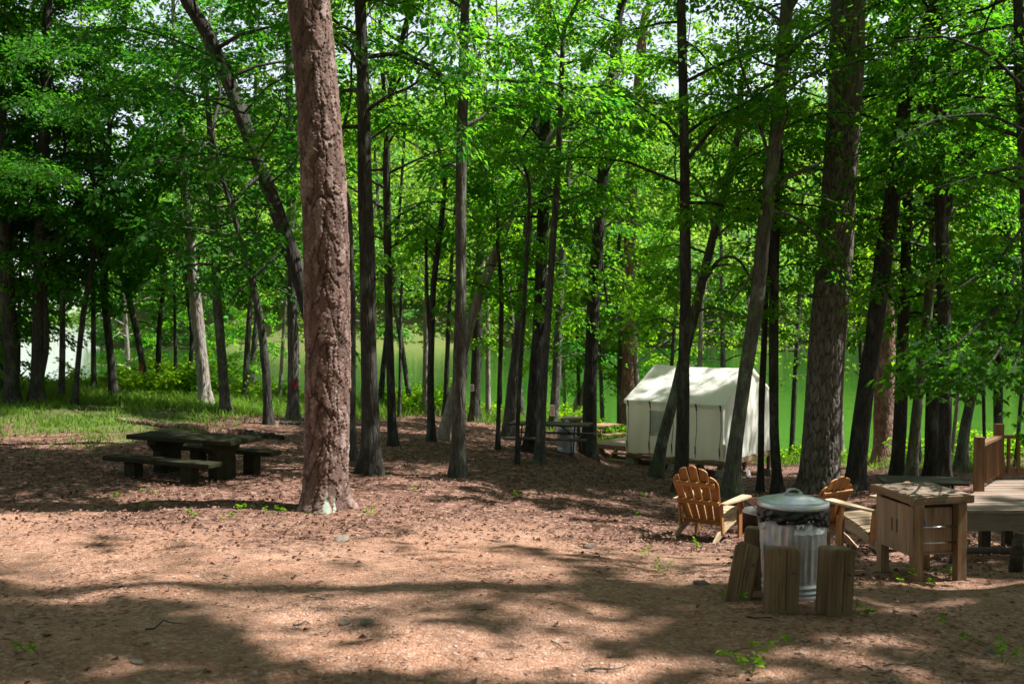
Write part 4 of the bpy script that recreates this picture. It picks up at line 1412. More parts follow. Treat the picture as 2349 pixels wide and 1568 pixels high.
        root = thing('unseen_shade_tree', 'unseen tall tree added so that its high crown shades the ground', 'tree', (x, y, z), 0, 'unseen shade trees around the clearing')
        P = np.array([[0, 0, -0.2], [0.05, 0.02, 3], [0.15, -0.1, 7], [0.1, 0.1, H * 0.75], [0.2, 0.1, H]], float)
        Q, R = resample(P, np.array([w * 1.1, w, w * 0.85, w * 0.5, 0.04]), 0.4)
        mb = MB()
        trunk_tube(mb, Q, R, 12, z0=0.0)
        mb.build('trunk', M[B], root, smooth_sh=True)
        high_crown(root, np.array([x, y, z]), Q, H, 11.0, Rr, 'leaf', 12.0)


def build_shrubs():
    """leafy shrubs and tall weeds along the bank"""
    spec = []
    for px in np.concatenate([np.linspace(170, 700, 15), np.linspace(800, 1400, 20), np.linspace(1790, 2330, 14)]):
        spec.append((px + rng.normal() * 14, rng.uniform(0.3, 4.0), rng.uniform(0.45, 1.0)))
    for px, back, sz in [(960, 1.2, 1.4), (940, 2.4, 1.2), (1300, 1.0, 1.3), (1330, 1.8, 1.2), (330, 1.5, 1.8), (420, 2.0, 2.0), (560, 1.0, 1.4), (205, 2.5, 1.2), (1395, 1.0, 1.2),
                         (1880, 1.0, 1.0), (2300, 1.5, 1.2), (480, 2.0, 1.9), (370, 3.5, 1.6), (240, 1.0, 1.6), (2240, 2.0, 1.0)]:
        spec.append((px, back, sz))
    for i, (px, back, sz) in enumerate(spec):
        u = (px - CX) / F
        y = float(brow(u)) - back + 2.2
        x = u * y
        b = np.array([x, y, float(gz(x, y))])
        root = thing('shrub', 'bright green leafy shrub growing on the bank', 'shrub', b, 0, 'shrubs along the lake bank')
        lv, mb = Leaves(), MB()
        for k in range(int(7 + 8 * sz)):
            a = rng.uniform(0, 6.28)
            path = branch_path(b, a, sz * rng.uniform(0.4, 0.9), rng.uniform(0.6, 1.5), 0.35, 5)
            leafy_branch(lv, None, path, 0.15, 9, rng.uniform(0.2, 0.8), per_m=7, t0=0.1, tl=0.45, coarse_ok=False)
            mb.tube(path - b, list(np.linspace(0.014, 0.004, 5)), 4, cap=False)
        mb.build('stem', M['bark_grey'], root)
        lv.build('foliage', M['leaf_light'], root, b)


def build_seedlings():
    spots = [(1660, 1375), (1690, 1385), (1530, 1305), (1545, 1330), (1960, 1405), (1985, 1412), (1775, 1480), (1780, 1500), (1700, 1520), (1725, 1540), (835, 1185), (845, 1178),
             (525, 1190), (270, 1145), (262, 1150), (430, 1190), (330, 1165), (945, 1130), (1180, 1140), (2180, 1330), (2200, 1325), (2100, 1340), (2190, 1440), (2280, 1480), (2300, 1520),
             (560, 1175), (640, 1170), (95, 1500), (70, 1495), (1490, 1275), (1450, 1180), (1600, 1260), (2060, 1330), (620, 1178), (1640, 1235), (690, 1165), (350, 1130), (880, 1100), (1480, 1140)]
    for i, (px, py) in enumerate(spots):
        b = at(px, py)
        root = thing('seedling', 'tiny green seedling sprouting from the bare ground', 'seedling', b, 0, 'seedlings on the forest floor')
        lv, mb = Leaves(), MB()
        for k in range(rng.integers(1, 4)):
            o = b + np.array([rng.normal() * 0.07, rng.normal() * 0.07, 0])
            h = rng.uniform(0.04, 0.12)
            mb.tube([np.array([0, 0, -0.02]), (o - b) * 0.5 + np.array([0, 0, h * 0.4]), o - b + np.array([0.01, 0, h])], 0.003, 4)
            n = 6
            a = rng.uniform(0, 6.28) + np.arange(n) * 2.4
            D = np.stack([np.cos(a), np.sin(a), rng.normal(size=n) * 0.25 + 0.1], 1)
            D /= np.linalg.norm(D, axis=1)[:, None]
            N = rand_unit(n, 2.2)
            N -= D * np.sum(N * D, 1)[:, None]
            N /= np.linalg.norm(N, axis=1)[:, None]
            lv.put(np.tile(o + np.array([0.01, 0, h]), (n, 1)) - np.array([0, 0, 1]) * (np.arange(n) * h / 12)[:, None], D, N, rng.uniform(0.028, 0.058, n), rng.random(n))
        mb.build('stem', M['leaf_light'], root)
        lv.build('foliage', M['leaf_light'], root, b)
# ---------------------------------------------------------------- camp objects
def arc(cx, cy, r, a0, a1, n):
    return [(cx + r * math.cos(math.radians(a0 + (a1 - a0) * i / n)), cy + r * math.sin(math.radians(a0 + (a1 - a0) * i / n))) for i in range(n + 1)]


def build_tent():
    floor_z = -3.89 + CAMZ
    A = np.array([5.75, 27.0])           # near corner
    e1 = unit([-2.39, 1.94])             # along the long wall, away to the left
    e2 = unit([2.05, 2.60])              # along the end wall, away to the right
    L1, L2 = 3.08, 3.32
    rz = math.atan2(-e1[1], -e1[0])      # local +x runs from the left end to the near end
    root = thing('canvas_tent', 'off-white canvas wall tent on a raised timber platform by the lake', 'tent', (A[0], A[1], floor_z), rz)
    # local: x = -e1 (0 at near corner, -L1 at the left end), y = e2
    HW, HR = 1.50, 2.40
    nx, nz, ny = 60, 22, 48
    can = []

    def sag(t, per, amp):
        return amp * abs(math.sin(math.pi * t * per)) ** 0.7

    def sheet(name, fn, nu, nv):
        V = np.array([fn(i / nu, j / nv) for j in range(nv + 1) for i in range(nu + 1)])
        q = np.array([(j * (nu + 1) + i, j * (nu + 1) + i + 1, (j + 1) * (nu + 1) + i + 1, (j + 1) * (nu + 1) + i) for j in range(nv) for i in range(nu)])
        return V, q

    def wr(u, v, s):   # folds hanging in the cloth
        return 1.9 * (0.010 * math.sin(u * 23 * s + 2.2 * math.sin(v * 3 + u * 5)) + 0.007 * math.sin(u * 57 * s + 3 * v) + 0.009 * math.sin(9 * v + 7 * u)) * (0.4 + 0.9 * (1 - v))

    def side(y0, sgn):
        def fn(u, v):
            x = -L1 * u
            bul = 0.035 * math.sin(math.pi * v) * math.sin(math.pi * ((u * 4) % 1.0))
            z = -0.06 + (HW + 0.05) * v - (0.03 * math.sin(math.pi * ((u * 4) % 1.0)) * (v > 0.97)) + (0.02 * math.sin(u * 19)) * (v < 0.03)
            return (x, y0 - sgn * (bul + wr(u, v, 1.0)), z)
        return fn

    def end(x0, sgn):
        def fn(u, v):
            y = L2 * u
            top = HW + (HR - HW) * (1 - abs(2 * u - 1))
            z = -0.06 + (top + 0.05) * v
            return (x0 + sgn * (wr(u * 1.1, v, 1.2) * 1.5 + 0.02 * math.sin(math.pi * u) * math.sin(math.pi * v)), y, z)
        return fn

    def roof(sgn):
        y0 = 0 if sgn > 0 else L2
        def fn(u, v):
            x = 0.07 - (L1 + 0.14) * u
            y = y0 + sgn * (L2 / 2) * v - sgn * 0.07 * (1 - v)
            zs = HW - 0.03 + (HR - HW + 0.06) * v
            z = zs - 0.05 * math.sin(math.pi * v) * (0.5 + 0.5 * abs(math.sin(math.pi * u * 1))) - 0.045 * math.sin(math.pi * u) * v + 0.006 * math.sin(u * 31 + 5 * v)
            return (x, y, z)
        return fn

    def valance(u, v):
        x = 0.07 - (L1 + 0.14) * u
        return (x, -0.075 - 0.006 * math.sin(u * 60), HW - 0.03 - (0.10 + 0.03 * abs(math.sin(math.pi * u * 4))) * (1 - v))
    Vs, Fs, off = [], [], 0
    for nm, fn, a, b in (('wall', side(0, 1), nx, nz), ('wall', side(L2, -1), nx, nz), ('wall', end(0, 1), ny, nz), ('wall', end(-L1, -1), ny, nz)):
        V, q = sheet(nm, fn, a, b)
        np_mesh('canvas_wall', V, q, M['canvas'], root, True)
    for sgn in (1, -1):
        V, q = sheet('roof', roof(sgn), nx, 18)
        Vs.append(V); Fs.append(q + off); off += len(V)
    np_mesh('roof', np.vstack(Vs), np.vstack(Fs), M['canvas'], root, True)
    V, q = sheet('valance', valance, nx, 4)
    np_mesh('valance', V, q, M['canvas'], root, True)
    # window flap, closed, and the tie cords
    wn_ = MB()
    wx = -L1 * 0.66
    V = np.array([(wx + 0.52 * i / 12 - 0.26, -0.065 - wr((wx + 0.52 * i / 12) / -L1, 0.5, 1.0) * 0.5, 0.48 + 0.72 * j / 8) for j in range(9) for i in range(13)])
    q = np.array([(j * 13 + i, j * 13 + i + 1, (j + 1) * 13 + i + 1, (j + 1) * 13 + i) for j in range(8) for i in range(12)])
    M['flap'] = plain('window_flap', (0.60, 0.61, 0.52), 0.9, 0.1, c2=(0.50, 0.50, 0.41), scale=8)
    np_mesh('window_flap', V, q, M['flap'], root, True)
    for t in (0.02, 0.26, 0.5, 0.74, 0.98):
        x = -L1 * t
        mb = MB()
        mb.tube([(x, -0.10, HW - 0.03), (x + 0.03, -0.085, HW - 0.22)], 0.018, 6)
        mb.tube([(x + 0.02, -0.085, HW - 0.05), (x + 0.03, -0.075, 0.8), (x - 0.02, -0.08, 0.25), (x, -0.09, -0.02)], 0.009, 5)
        mb.tube([(x - 0.02, -0.085, 0.30), (x - 0.01, -0.085, 0.08)], 0.017, 6)
        mb.build('tie_cord', M['rope'], root)
    for t in (0.36, 0.72):
        mb = MB()
        mb.tube([(-L1 * t, -0.06, -0.1), (-L1 * t + 0.02, -0.06, -0.52)], 0.012, 5)
        mb.build('guy_cord', M['rope_white'], root)
    # platform: boards, rim, posts on concrete blocks
    px0 = -L1 - 2.0
    bd = MB()
    for k in range(24):
        y = 0.02 + (L2 - 0.04) * (k + 0.5) / 24
        bd.board((px0 if y > 1.0 else -L1 - 0.02, y, -0.08), (0.02, y, -0.08), (L2 - 0.04) / 24 - 0.006, 0.036)
    bd.build('deck_boards', M['wood_deck'], root)
    rim = MB()
    rim.board((0.0, -0.02, -0.155), (-L1, -0.02, -0.155), 0.04, 0.11)
    rim.board((0.02, 0.0, -0.155), (0.02, L2, -0.155), 0.04, 0.11)
    rim.board((px0, L2, -0.155), (0, L2, -0.155), 0.04, 0.11)
    rim.board((px0, 1.0, -0.155), (-L1 - 0.02, 1.0, -0.155), 0.04, 0.11)
    rim.board((px0 - 0.02, 1.0, -0.155), (px0 - 0.02, L2, -0.155), 0.04, 0.11)
    rim.build('rim_joist', M['wood_new'], root, bevel=0.005)
    c, s_ = math.cos(rz), math.sin(rz)
    for (x, y) in ((-0.10, 0.1), (-0.10, 1.5), (-0.10, 3.1), (-1.6, 0.12), (-3.0, 0.12), (-1.6, 3.1), (-3.0, 3.1), (-4.9, 1.2), (-4.9, 3.1), (-1.6, 1.6), (-3.0, 1.6)):
        wx_, wy_ = A[0] + c * x - s_ * y, A[1] + s_ * x + c * y
        g = float(gz(wx_, wy_)) - floor_z
        mb = MB()
        mb.board((x, y, g + 0.12), (x, y, -0.11), 0.10, 0.10)
        pl = mb.build('platform_post', M['wood_new'], root, bevel=0.004)
        mb = MB()
        r0, r1 = 0.17, 0.11
        vs = [(x + i * r0, y + j * r0, g - 0.08) for i, j in ((-1, -1), (1, -1), (1, 1), (-1, 1))] + [(x + i * r1, y + j * r1, g + 0.20) for i, j in ((-1, -1), (1, -1), (1, 1), (-1, 1))]
        mb.add(vs, [(3, 2, 1, 0), (4, 5, 6, 7), (0, 1, 5, 4), (1, 2, 6, 5), (2, 3, 7, 6), (3, 0, 4, 7)])
        mb.build('pier_block', M['block'], root, bevel=0.012)
    # steps
    st = MB()
    sx = -L1 - 0.55
    for k in range(3):
        st.board((sx - 0.45, 0.80 - 0.24 * k, -0.26 - 0.17 * k), (sx + 0.45, 0.80 - 0.24 * k, -0.26 - 0.17 * k), 0.27, 0.035)
    for dx in (-0.43, 0.43):
        st.board((sx + dx, 0.96, -0.22), (sx + dx, 0.16, -0.82), 0.04, 0.22)
    st.build('steps', M['wood_new'], root, bevel=0.004)
    # deck railing beyond the tent door
    rl = MB()
    for x in (px0 + 0.05, px0 + 1.9):
        rl.board((x, L2 - 0.05, -0.25), (x, L2 - 0.05, 0.98), 0.09, 0.09)
    rl.board((px0 + 0.05, L2 - 0.05, 0.86), (px0 + 1.9, L2 - 0.05, 0.86), 0.09, 0.04)
    rl.board((px0 + 0.05, L2 - 0.05, 0.12), (px0 + 1.9, L2 - 0.05, 0.12), 0.04, 0.08)
    for k in range(14):
        x = px0 + 0.15 + k * 0.125
        rl.board((x, L2 - 0.07, 0.1), (x, L2 - 0.07, 0.85), 0.035, 0.035)
    rl.build('railing', M['rail'], root, bevel=0.003)
    # the front railing seen at the left of the tent wall
    rl = MB()
    for x in (-L1 - 0.95,):
        rl.board((x, 1.9, -0.25), (x, 1.9, 1.12), 0.10, 0.10)
    rl.board((-L1 - 0.95, 1.9, 0.86), (-L1 - 0.05, 1.9, 0.86), 0.09, 0.04)
    rl.board((-L1 - 0.95, 1.9, 0.14), (-L1 - 0.05, 1.9, 0.14), 0.04, 0.08)
    for k in range(7):
        x = -L1 - 0.82 + k * 0.115
        rl.board((x, 1.9, 0.12), (x, 1.9, 0.85), 0.035, 0.035)
    rl.build('railing', M['rail'], root, bevel=0.003)
    ctr = np.array([A[0], A[1], floor_z])
    X3, Y3 = np.array([c, s_, 0]), np.array([-s_, c, 0])
    for (x, y, z, r, k) in ((-0.9, 1.0, 2.0, 0.55, 0.95), (-2.0, 1.2, 2.2, 0.6, 0.95), (-0.4, 1.5, 2.3, 0.5, 0.95), (0.1, 1.2, 0.9, 0.8, 0.95), (0.1, 2.2, 0.6, 0.8, 0.9),
                            (0.1, 1.6, 1.5, 0.5, 0.75), (-2.6, 0.6, 1.8, 0.45, 0.8), (0.1, 2.8, 1.2, 0.45, 0.75), (-4.0, 2.0, 0, 0.6, 0.8)):
        SPOTS.append((ctr + X3 * x + Y3 * y + np.array([0, 0, z]), r, k))


def trash_can(label, loc, rz, with_bag=True):
    root = thing('trash_can', label, 'trash can', loc, rz)

    def rib(r, z, t):
        if 0.13 < z < 0.56:
            return r + 0.006 * max(-0.6, math.cos(t * 26)) * min(1, (z - 0.13) / 0.03, (0.56 - z) / 0.03)
        return r
    prof = [(0.0, 0.012), (0.222, 0.012), (0.226, 0.0), (0.231, 0.004), (0.231, 0.03), (0.227, 0.036), (0.227, 0.045), (0.236, 0.053), (0.236, 0.065), (0.228, 0.072),
            (0.228, 0.085), (0.237, 0.094), (0.237, 0.106), (0.229, 0.113), (0.229, 0.13), (0.230, 0.16), (0.236, 0.3), (0.242, 0.42), (0.247, 0.53), (0.248, 0.56),
            (0.249, 0.60), (0.254, 0.607), (0.254, 0.617), (0.250, 0.625), (0.252, 0.69), (0.258, 0.695), (0.258, 0.702), (0.25, 0.704), (0.246, 0.69), (0.244, 0.4)]
    mb = MB()
    mb.lathe(prof, 156, rib)
    mb.build('body', M['galv'], root, True)
    mb = MB()
    lp = [(0.262, 0.690), (0.268, 0.690), (0.270, 0.697), (0.269, 0.722), (0.264, 0.729), (0.250, 0.732), (0.243, 0.730), (0.205, 0.740), (0.200, 0.745), (0.160, 0.752), (0.155, 0.757),
          (0.112, 0.764), (0.107, 0.768), (0.06, 0.775), (0.0, 0.778)]
    mb.lathe(lp, 72)
    lid = mb.build('lid', M['galv'], root, True)
    mb = MB()
    pr = [(-0.062, 0.768), (-0.058, 0.79), (-0.045, 0.808), (-0.02, 0.818), (0.02, 0.818), (0.045, 0.808), (0.058, 0.79), (0.062, 0.768)]
    for (a, b) in zip(pr[:-1], pr[1:]):
        mb.board((a[0], 0, a[1]), (b[0], 0, b[1]), 0.034, 0.007, up=(0, 0, 1))
    h = mb.build('lid_handle', M['galv'], lid)
    for sgn in (-1, 1):
        mb = MB()
        pts = []
        for k in range(9):
            a = math.pi * k / 8
            pts.append((sgn * (0.248 + 0.022 * math.sin(a)), 0.06 * math.cos(a), 0.575 - 0.052 * math.sin(a)))
        mb.tube(pts, 0.005, 6)
        mb.build('side_handle', M['galv'], root, True)
    if with_bag:
        n, rows = 120, 12
        vs = []
        r_ = np.random.default_rng(4)
        ph = r_.uniform(0, 6.28, 6)
        for j in range(rows + 1):
            v = j / rows
            for k in range(n):
                t = 2 * math.pi * k / n
                low = 0.578 + 0.018 * math.sin(2 * t + ph[0]) + 0.014 * math.sin(5 * t + ph[1]) + 0.008 * math.sin(11 * t + ph[2])
                z = 0.702 * (1 - v) + low * v
                fold = 0.006 * math.sin(17 * t + 5 * v + ph[3]) + 0.005 * math.sin(31 * t - 7 * v + ph[4]) + 0.004 * math.sin(9 * t + 14 * v)
                r = 0.263 + 0.008 * math.sin(math.pi * v) + fold * (0.3 + v) - 0.004 * v
                vs.append((r * math.cos(t), r * math.sin(t), z))
        vs += [(x * 0.965, y * 0.965, z + 0.004) for (x, y, z) in vs[-n:]]
        fs = [(j * n + k, (j + 1) * n + k, (j + 1) * n + (k + 1) % n, j * n + (k + 1) % n) for j in range(rows + 1) for k in range(n)]
        o = np_mesh('bag', np.array(vs), np.array(fs), M['bag'], None, True)
        o.parent = root
        # paper label on the front
        vs = []
        a0, a1 = math.radians(-90 - 14), math.radians(-90 + 48)
        for j in range(5):
            for i in range(25):
                a = a0 + (a1 - a0) * i / 24 - rz
                z = 0.512 + 0.082 * j / 4 + 0.003 * math.sin(i * 0.9) * (j in (0, 4))
                r = 0.2555 + 0.002 * math.sin(i * 1.3 + j)
                vs.append((r * math.cos(a), r * math.sin(a), z))
        fs = [(j * 25 + i, j * 25 + i + 1, (j + 1) * 25 + i + 1, (j + 1) * 25 + i) for j in range(4) for i in range(24)]
        o = np_mesh('paper_label', np.array(vs), np.array(fs), M['label'], None, True)
        o.parent = root
    return root


def post(label, base_px, top_px, wpx, dpx, hpx, lean_back, rz, top='round'):
    b = at(*base_px)
    k = b[1] / F
    w, dd, h = wpx * k, dpx * k, hpx * k
    lx = (top_px[0] - base_px[0]) * k
    root = thing('timber_post', label, 'post', b, 0, 'weathered timber posts around the trash can')
    mb = MB()
    ax = np.array([math.cos(rz), math.sin(rz), 0])
    ay = np.array([lx, lean_back, h])
    L = np.linalg.norm(ay)
    c = w * 0.16
    outl = [(-w / 2, -0.12), (w / 2, -0.12), (w / 2, L - c * 1.3), (w / 2 - c * 0.4, L - c * 0.45), (w / 2 - c, L - c * 0.1), (w * 0.1, L), (-w * 0.25, L * 1.008), (-w / 2, L * 0.985)]
    if top == 'point':
        outl = outl[:2] + [(w / 2, L * 0.86), (w * 0.42, L * 0.90), (-w * 0.18, L * 0.985), (-w * 0.34, L), (-w / 2, L * 0.93)]
    elif top == 'flat':
        outl = outl[:2] + [(w / 2, L * 0.955), (w * 0.47, L * 0.985), (w * 0.1, L * 0.992), (-w * 0.36, L), (-w / 2, L * 0.985), (-w * 0.5, L * 0.80)]
    mb.prism(outl, (0, 0, 0), ax, ay, dd, grain='y')
    body = mb.build('timber', M['wood_post'], root, bevel=0.012)
    n = unit(np.cross(ax, unit(ay)))
    mb = MB()
    q = unit(ay) * (L * 0.62) + ax * (w * 0.28) + n * (dd / 2) * (1 if n[1] < 0 else -1)
    nn = n if n[1] < 0 else -n
    mb.tube([q - nn * 0.01, q + nn * 0.008, q + nn * 0.012], [0.013, 0.013, 0.008], 8)
    mb.build('bolt', M['bolt'], root)
    # a drying split down the face
    mb = MB()
    for k2 in range(6):
        t0, t1 = k2 / 6 * 0.9 + 0.05, (k2 + 1) / 6 * 0.9 + 0.05
        x0, x1 = w * (0.06 + 0.012 * math.sin(k2 * 2)), w * (0.06 + 0.012 * math.sin(k2 * 2 + 2))
        mb.board(unit(ay) * L * t0 + ax * x0 + nn * (dd / 2 - 0.001), unit(ay) * L * t1 + ax * x1 + nn * (dd / 2 - 0.001), 0.005, 0.006, up=nn)
    mb.build('split', M['rope'], root)
    return root


def adirondack(label, loc, rz, tall=1.0):
    root = thing('adirondack_chair', label, 'chair', loc, rz, 'wooden chairs by the fire ring')
    W = M['wood_chair']
    for sx in (-1, 1):   # curved side rails that are also the back feet
        mb = MB()
        top = [(0.34, 0.385), (0.20, 0.375), (0.0, 0.325), (-0.22, 0.245), (-0.42, 0.145), (-0.58, 0.035), (-0.63, 0.0)]
        bot = [(-0.50, 0.0), (-0.40, 0.06), (-0.22, 0.135), (0.0, 0.205), (0.20, 0.245), (0.34, 0.255)]
        mb.prism(top + bot, (sx * 0.285, 0, 0), (0, 1, 0), (0, 0, 1), 0.026)
        mb.build('side_rail', M['wood_seat'], root, bevel=0.004)
        mb = MB()
        mb.board((sx * 0.315, 0.27, 0), (sx * 0.315, 0.27, 0.545), 0.11, 0.028, up=(1, 0, 0))
        mb.build('front_leg', W, root, bevel=0.004)
        mb = MB()
        mb.prism([(0.31, 0.545), (0.31, 0.40), (0.30, 0.40), (0.24, 0.545)], (sx * 0.345, 0, 0), (0, 1, 0), (0, 0, 1), 0.03)
        mb.build('arm_bracket', W, root)
        mb = MB()
        o = [(-0.075, 0.42), (-0.055, 0.445), (0.055, 0.445), (0.08, 0.41), (0.085, 0.2), (0.07, 0.0), (0.045, -0.25), (0.03, -0.36), (-0.03, -0.36), (-0.04, -0.2), (-0.06, 0.1)]
        mb.prism([(x * sx, y) for x, y in o], (sx * 0.345, 0, 0.56), (1, 0, 0), (0, 1, 0), 0.026, grain='y')
        mb.build('arm', M['wood_seat'], root, bevel=0.004)
        mb = MB()
        mb.board((sx * 0.30, -0.25, 0.16), (sx * 0.30, -0.31, 0.56), 0.07, 0.028, up=(1, 0, 0))
        mb.build('rear_upright', W, root, bevel=0.004)
    mb = MB()
    for k in range(7):
        y = 0.335 - k * 0.083
        z = np.interp(y, [-0.22, 0.0, 0.2, 0.34], [0.262, 0.342, 0.391, 0.40])
        sl = np.interp(y, [-0.22, 0.0, 0.2, 0.34], [0.36, 0.34, 0.15, 0.05])
        mb.board((-0.30, y, z), (0.30, y, z), 0.074, 0.02, up=(0, -sl, 1))
    mb.build('seat', M['wood_seat'], root, bevel=0.003)
    # fan back: five slats with a rounded top
    bb = np.array([0, -0.17, 0.255])
    bt = unit([0, -0.42, 0.86])
    for i in range(5):
        k = i - 2
        mb = MB()
        w0, w1 = 0.094, 0.118
        L = (0.90, 0.865, 0.745)[abs(k)] * tall
        tilt = k * 0.055
        ax = np.array([math.cos(tilt), 0, 0]) - bt * math.sin(tilt)
        ay = bt * math.cos(tilt) + np.array([math.sin(tilt), 0, 0])
        if k == 0:
            topo = [(w1 / 2, L - 0.03), (w1 * 0.3, L - 0.006), (0, L), (-w1 * 0.3, L - 0.006), (-w1 / 2, L - 0.03)]
        else:
            e = 1 if k > 0 else -1
            d_ = 0.05 if abs(k) == 1 else 0.10
            pts_ = [(-w1 / 2, L), (-w1 * 0.1, L - d_ * 0.15), (w1 * 0.25, L - d_ * 0.5), (w1 * 0.45, L - d_ * 0.95), (w1 / 2, L - d_ * 1.5)]
            topo = [(x * e, y) for x, y in pts_]
            if e > 0: topo = topo[::-1]
        outl = [(-w0 / 2, 0), (w0 / 2, 0)] + topo
        mb.prism(outl, bb + np.array([k * 0.101, 0, 0]), ax, ay, 0.02, grain='y')
        mb.build('back_slat', W, root, bevel=0.004)
    for (s0, wd, nm) in ((0.05, 0.54, 'lower_brace'), (0.36, 0.60, 'middle_brace'), (0.64, 0.58, 'upper_brace')):
        mb = MB()
        c = bb + bt * s0 + np.array([0, -0.036, -0.018])
        mb.board(c - np.array([wd / 2, 0, 0]), c + np.array([wd / 2, 0, 0]), 0.062, 0.03, up=np.cross(bt, [1, 0, 0]))
        mb.build(nm, W, root, bevel=0.004)
    return root


def cabinet(label, loc, rz, W=0.48, D=0.62, H=0.755, bars=True):
    """waist-high food cabinet: slab top on four posts, plywood box below"""
    root = thing('camp_cabinet', label, 'cabinet', loc, rz, 'wooden camp cabinets')
    mb = MB()
    for k in range(4):
        y = D * (k + 0.5) / 4
        mb.board((-0.05, y, H - 0.015), (W + 0.05, y, H - 0.015), D / 4 - 0.004, 0.03)
    top = mb.build('top', M['wood_deck'], root, bevel=0.004)
    mb = MB()
    for (a, b) in (((-0.05, -0.035), (W + 0.05, -0.035)), ((-0.05, D + 0.035), (W + 0.05, D + 0.035))):
        mb.board((a[0], a[1], H - 0.045), (b[0], b[1], H - 0.034), 0.035, 0.066)
    for x in (-0.035, W + 0.035):
        mb.board((x, -0.017, H - 0.046), (x, D + 0.017, H - 0.035), 0.034, 0.062)
    mb.build('apron', M['wood_new'], root, bevel=0.004)
    for (x, y) in ((0.035, 0.03), (W - 0.035, 0.03), (0.035, D - 0.03), (W - 0.035, D - 0.03)):
        mb = MB()
        mb.board((x, y, -0.06), (x, y, H - 0.032), 0.085, 0.085, up=(0, 1, 0))
        mb.build('leg', M['wood_new'], root, bevel=0.005)
    # box: side panels, back, floor, front board set back behind the bars
    z0, z1 = 0.215, H - 0.105
    for nm, a, b, w, t, up in (('side_panel', (-0.012, D / 2, z0), (-0.012, D / 2, z1), D - 0.01, 0.014, (1, 0, 0)), ('side_panel', (W + 0.012, D / 2, z0), (W + 0.012, D / 2, z1), D - 0.01, 0.014, (1, 0, 0)),
                               ('back_panel', (W / 2, D + 0.02, z0), (W / 2, D + 0.02, z1), W, 0.014, (0, 1, 0)), ('floor_panel', (0.0, D / 2 + 0.02, z0 + 0.012), (W, D / 2 + 0.02, z0 + 0.012), D - 0.08, 0.016, (0, 0, 1)),
                               ('front_panel', (W / 2, 0.085, z0 + 0.02), (W / 2, 0.085, z1 - 0.02), W - 0.16, 0.014, (0, 1, 0)),
                               ('shelf', (0.02, D / 2 + 0.04, z1 - 0.01), (W - 0.02, D / 2 + 0.04, z1 - 0.01), D - 0.10, 0.014, (0, 0, 1))):
        mb = MB()
        mb.board(a, b, w, t, up)
        mb.build(nm, M['plywood'] if nm != 'shelf' else M['wood_dark'], root)
    # hand slots on the left panel: black strips for the shade inside their openings
    mb = MB()
    for y in (D * 0.42, D * 0.55):
        mb.board((-0.0195, y, 0.38), (-0.0195, y, 0.50), 0.025, 0.003, up=(1, 0, 0))
    mb.build('hand_slot', M['black'], root)
    if bars:
        for z in (z0 + 0.115, z0 + 0.255):
            mb = MB()
            mb.tube([(0.078, 0.02, z), (W - 0.078, 0.02, z)], 0.008, 8)
            mb.build('bar', M['bar'], root, True)
        mb = MB()
        mb.board((0.088, 0.055, z1 - 0.02), (0.12, 0.05, z0 + 0.27), 0.022, 0.004, up=(0, 1, 0))
        mb.build('strap', M['strap'], root)
    return root


def concrete_table(label, loc, rz):
    root = thing('picnic_table', label, 'picnic table', loc, rz)
    C = M['concrete']
    mb = MB()
    for y in (-0.215, 0.215):
        mb.board((-1.17, y, 0.715), (1.17, y, 0.715), 0.42, 0.085)
    mb.build('tabletop', C, root, bevel=0.018)
    for x in (-0.62, 0.62):
        mb = MB()
        mb.prism([(-0.24, -0.05), (0.24, -0.05), (0.24, 0.46), (0.38, 0.60), (0.38, 0.67), (-0.38, 0.67), (-0.38, 0.60), (-0.24, 0.46)], (x, 0, 0), (0, 1, 0), (0, 0, 1), 0.20)
        mb.build('pedestal', C, root, bevel=0.012)
    for s in (-1, 1):
        mb = MB()
        mb.board((-1.17, s * 0.78, 0.395), (1.17, s * 0.78, 0.395), 0.33, 0.085)
        be = mb.build('bench', C, root, bevel=0.018)
        for x in (-0.62, 0.62):
            mb = MB()
            mb.board((x, s * 0.78, -0.05), (x, s * 0.78, 0.352), 0.24, 0.20, up=(0, 1, 0))
            mb.build('leg', C, be, bevel=0.012)
    return root


def frame_table(label, loc, rz, wood='wood_dark', metal='black', group='timber picnic tables', L=1.8):
    """picnic table: plank top and benches on a pipe or A frame"""
    root = thing('picnic_table', label, 'picnic table', loc, rz, group)
    mb = MB()
    for k in range(5):
        y = -0.30 + 0.15 * k
        mb.board((-L / 2, y, 0.74), (L / 2, y, 0.74), 0.143, 0.04)
    mb.build('tabletop', M[wood], root, bevel=0.004)
    for s in (-1, 1):
        mb = MB()
        for k in range(2):
            mb.board((-L / 2, s * (0.66 + 0.14 * k - 0.07), 0.44), (L / 2, s * (0.66 + 0.14 * k - 0.07), 0.44), 0.135, 0.04)
        mb.build('bench', M[wood], root, bevel=0.004)
    for x in (-L * 0.33, L * 0.33):
        mb = MB()
        r = 0.022
        for s in (-1, 1):
            mb.tube([(x, s * 0.22, 0.715), (x, s * 0.34, 0.40), (x, s * 0.48, 0.0)], r, 6)
            mb.tube([(x, s * 0.30, 0.40), (x, s * 0.74, 0.415)], r, 6)
            mb.tube([(x, s * 0.70, 0.415), (x, s * 0.68, 0.0)], r, 6)
        mb.tube([(x, -0.32, 0.40), (x, 0.32, 0.40)], r, 6)
        mb.tube([(x, 0, 0.42), (x * 0.35, 0, 0.71)], 0.016, 6)
        mb.build('frame', M[metal], root)
    return root


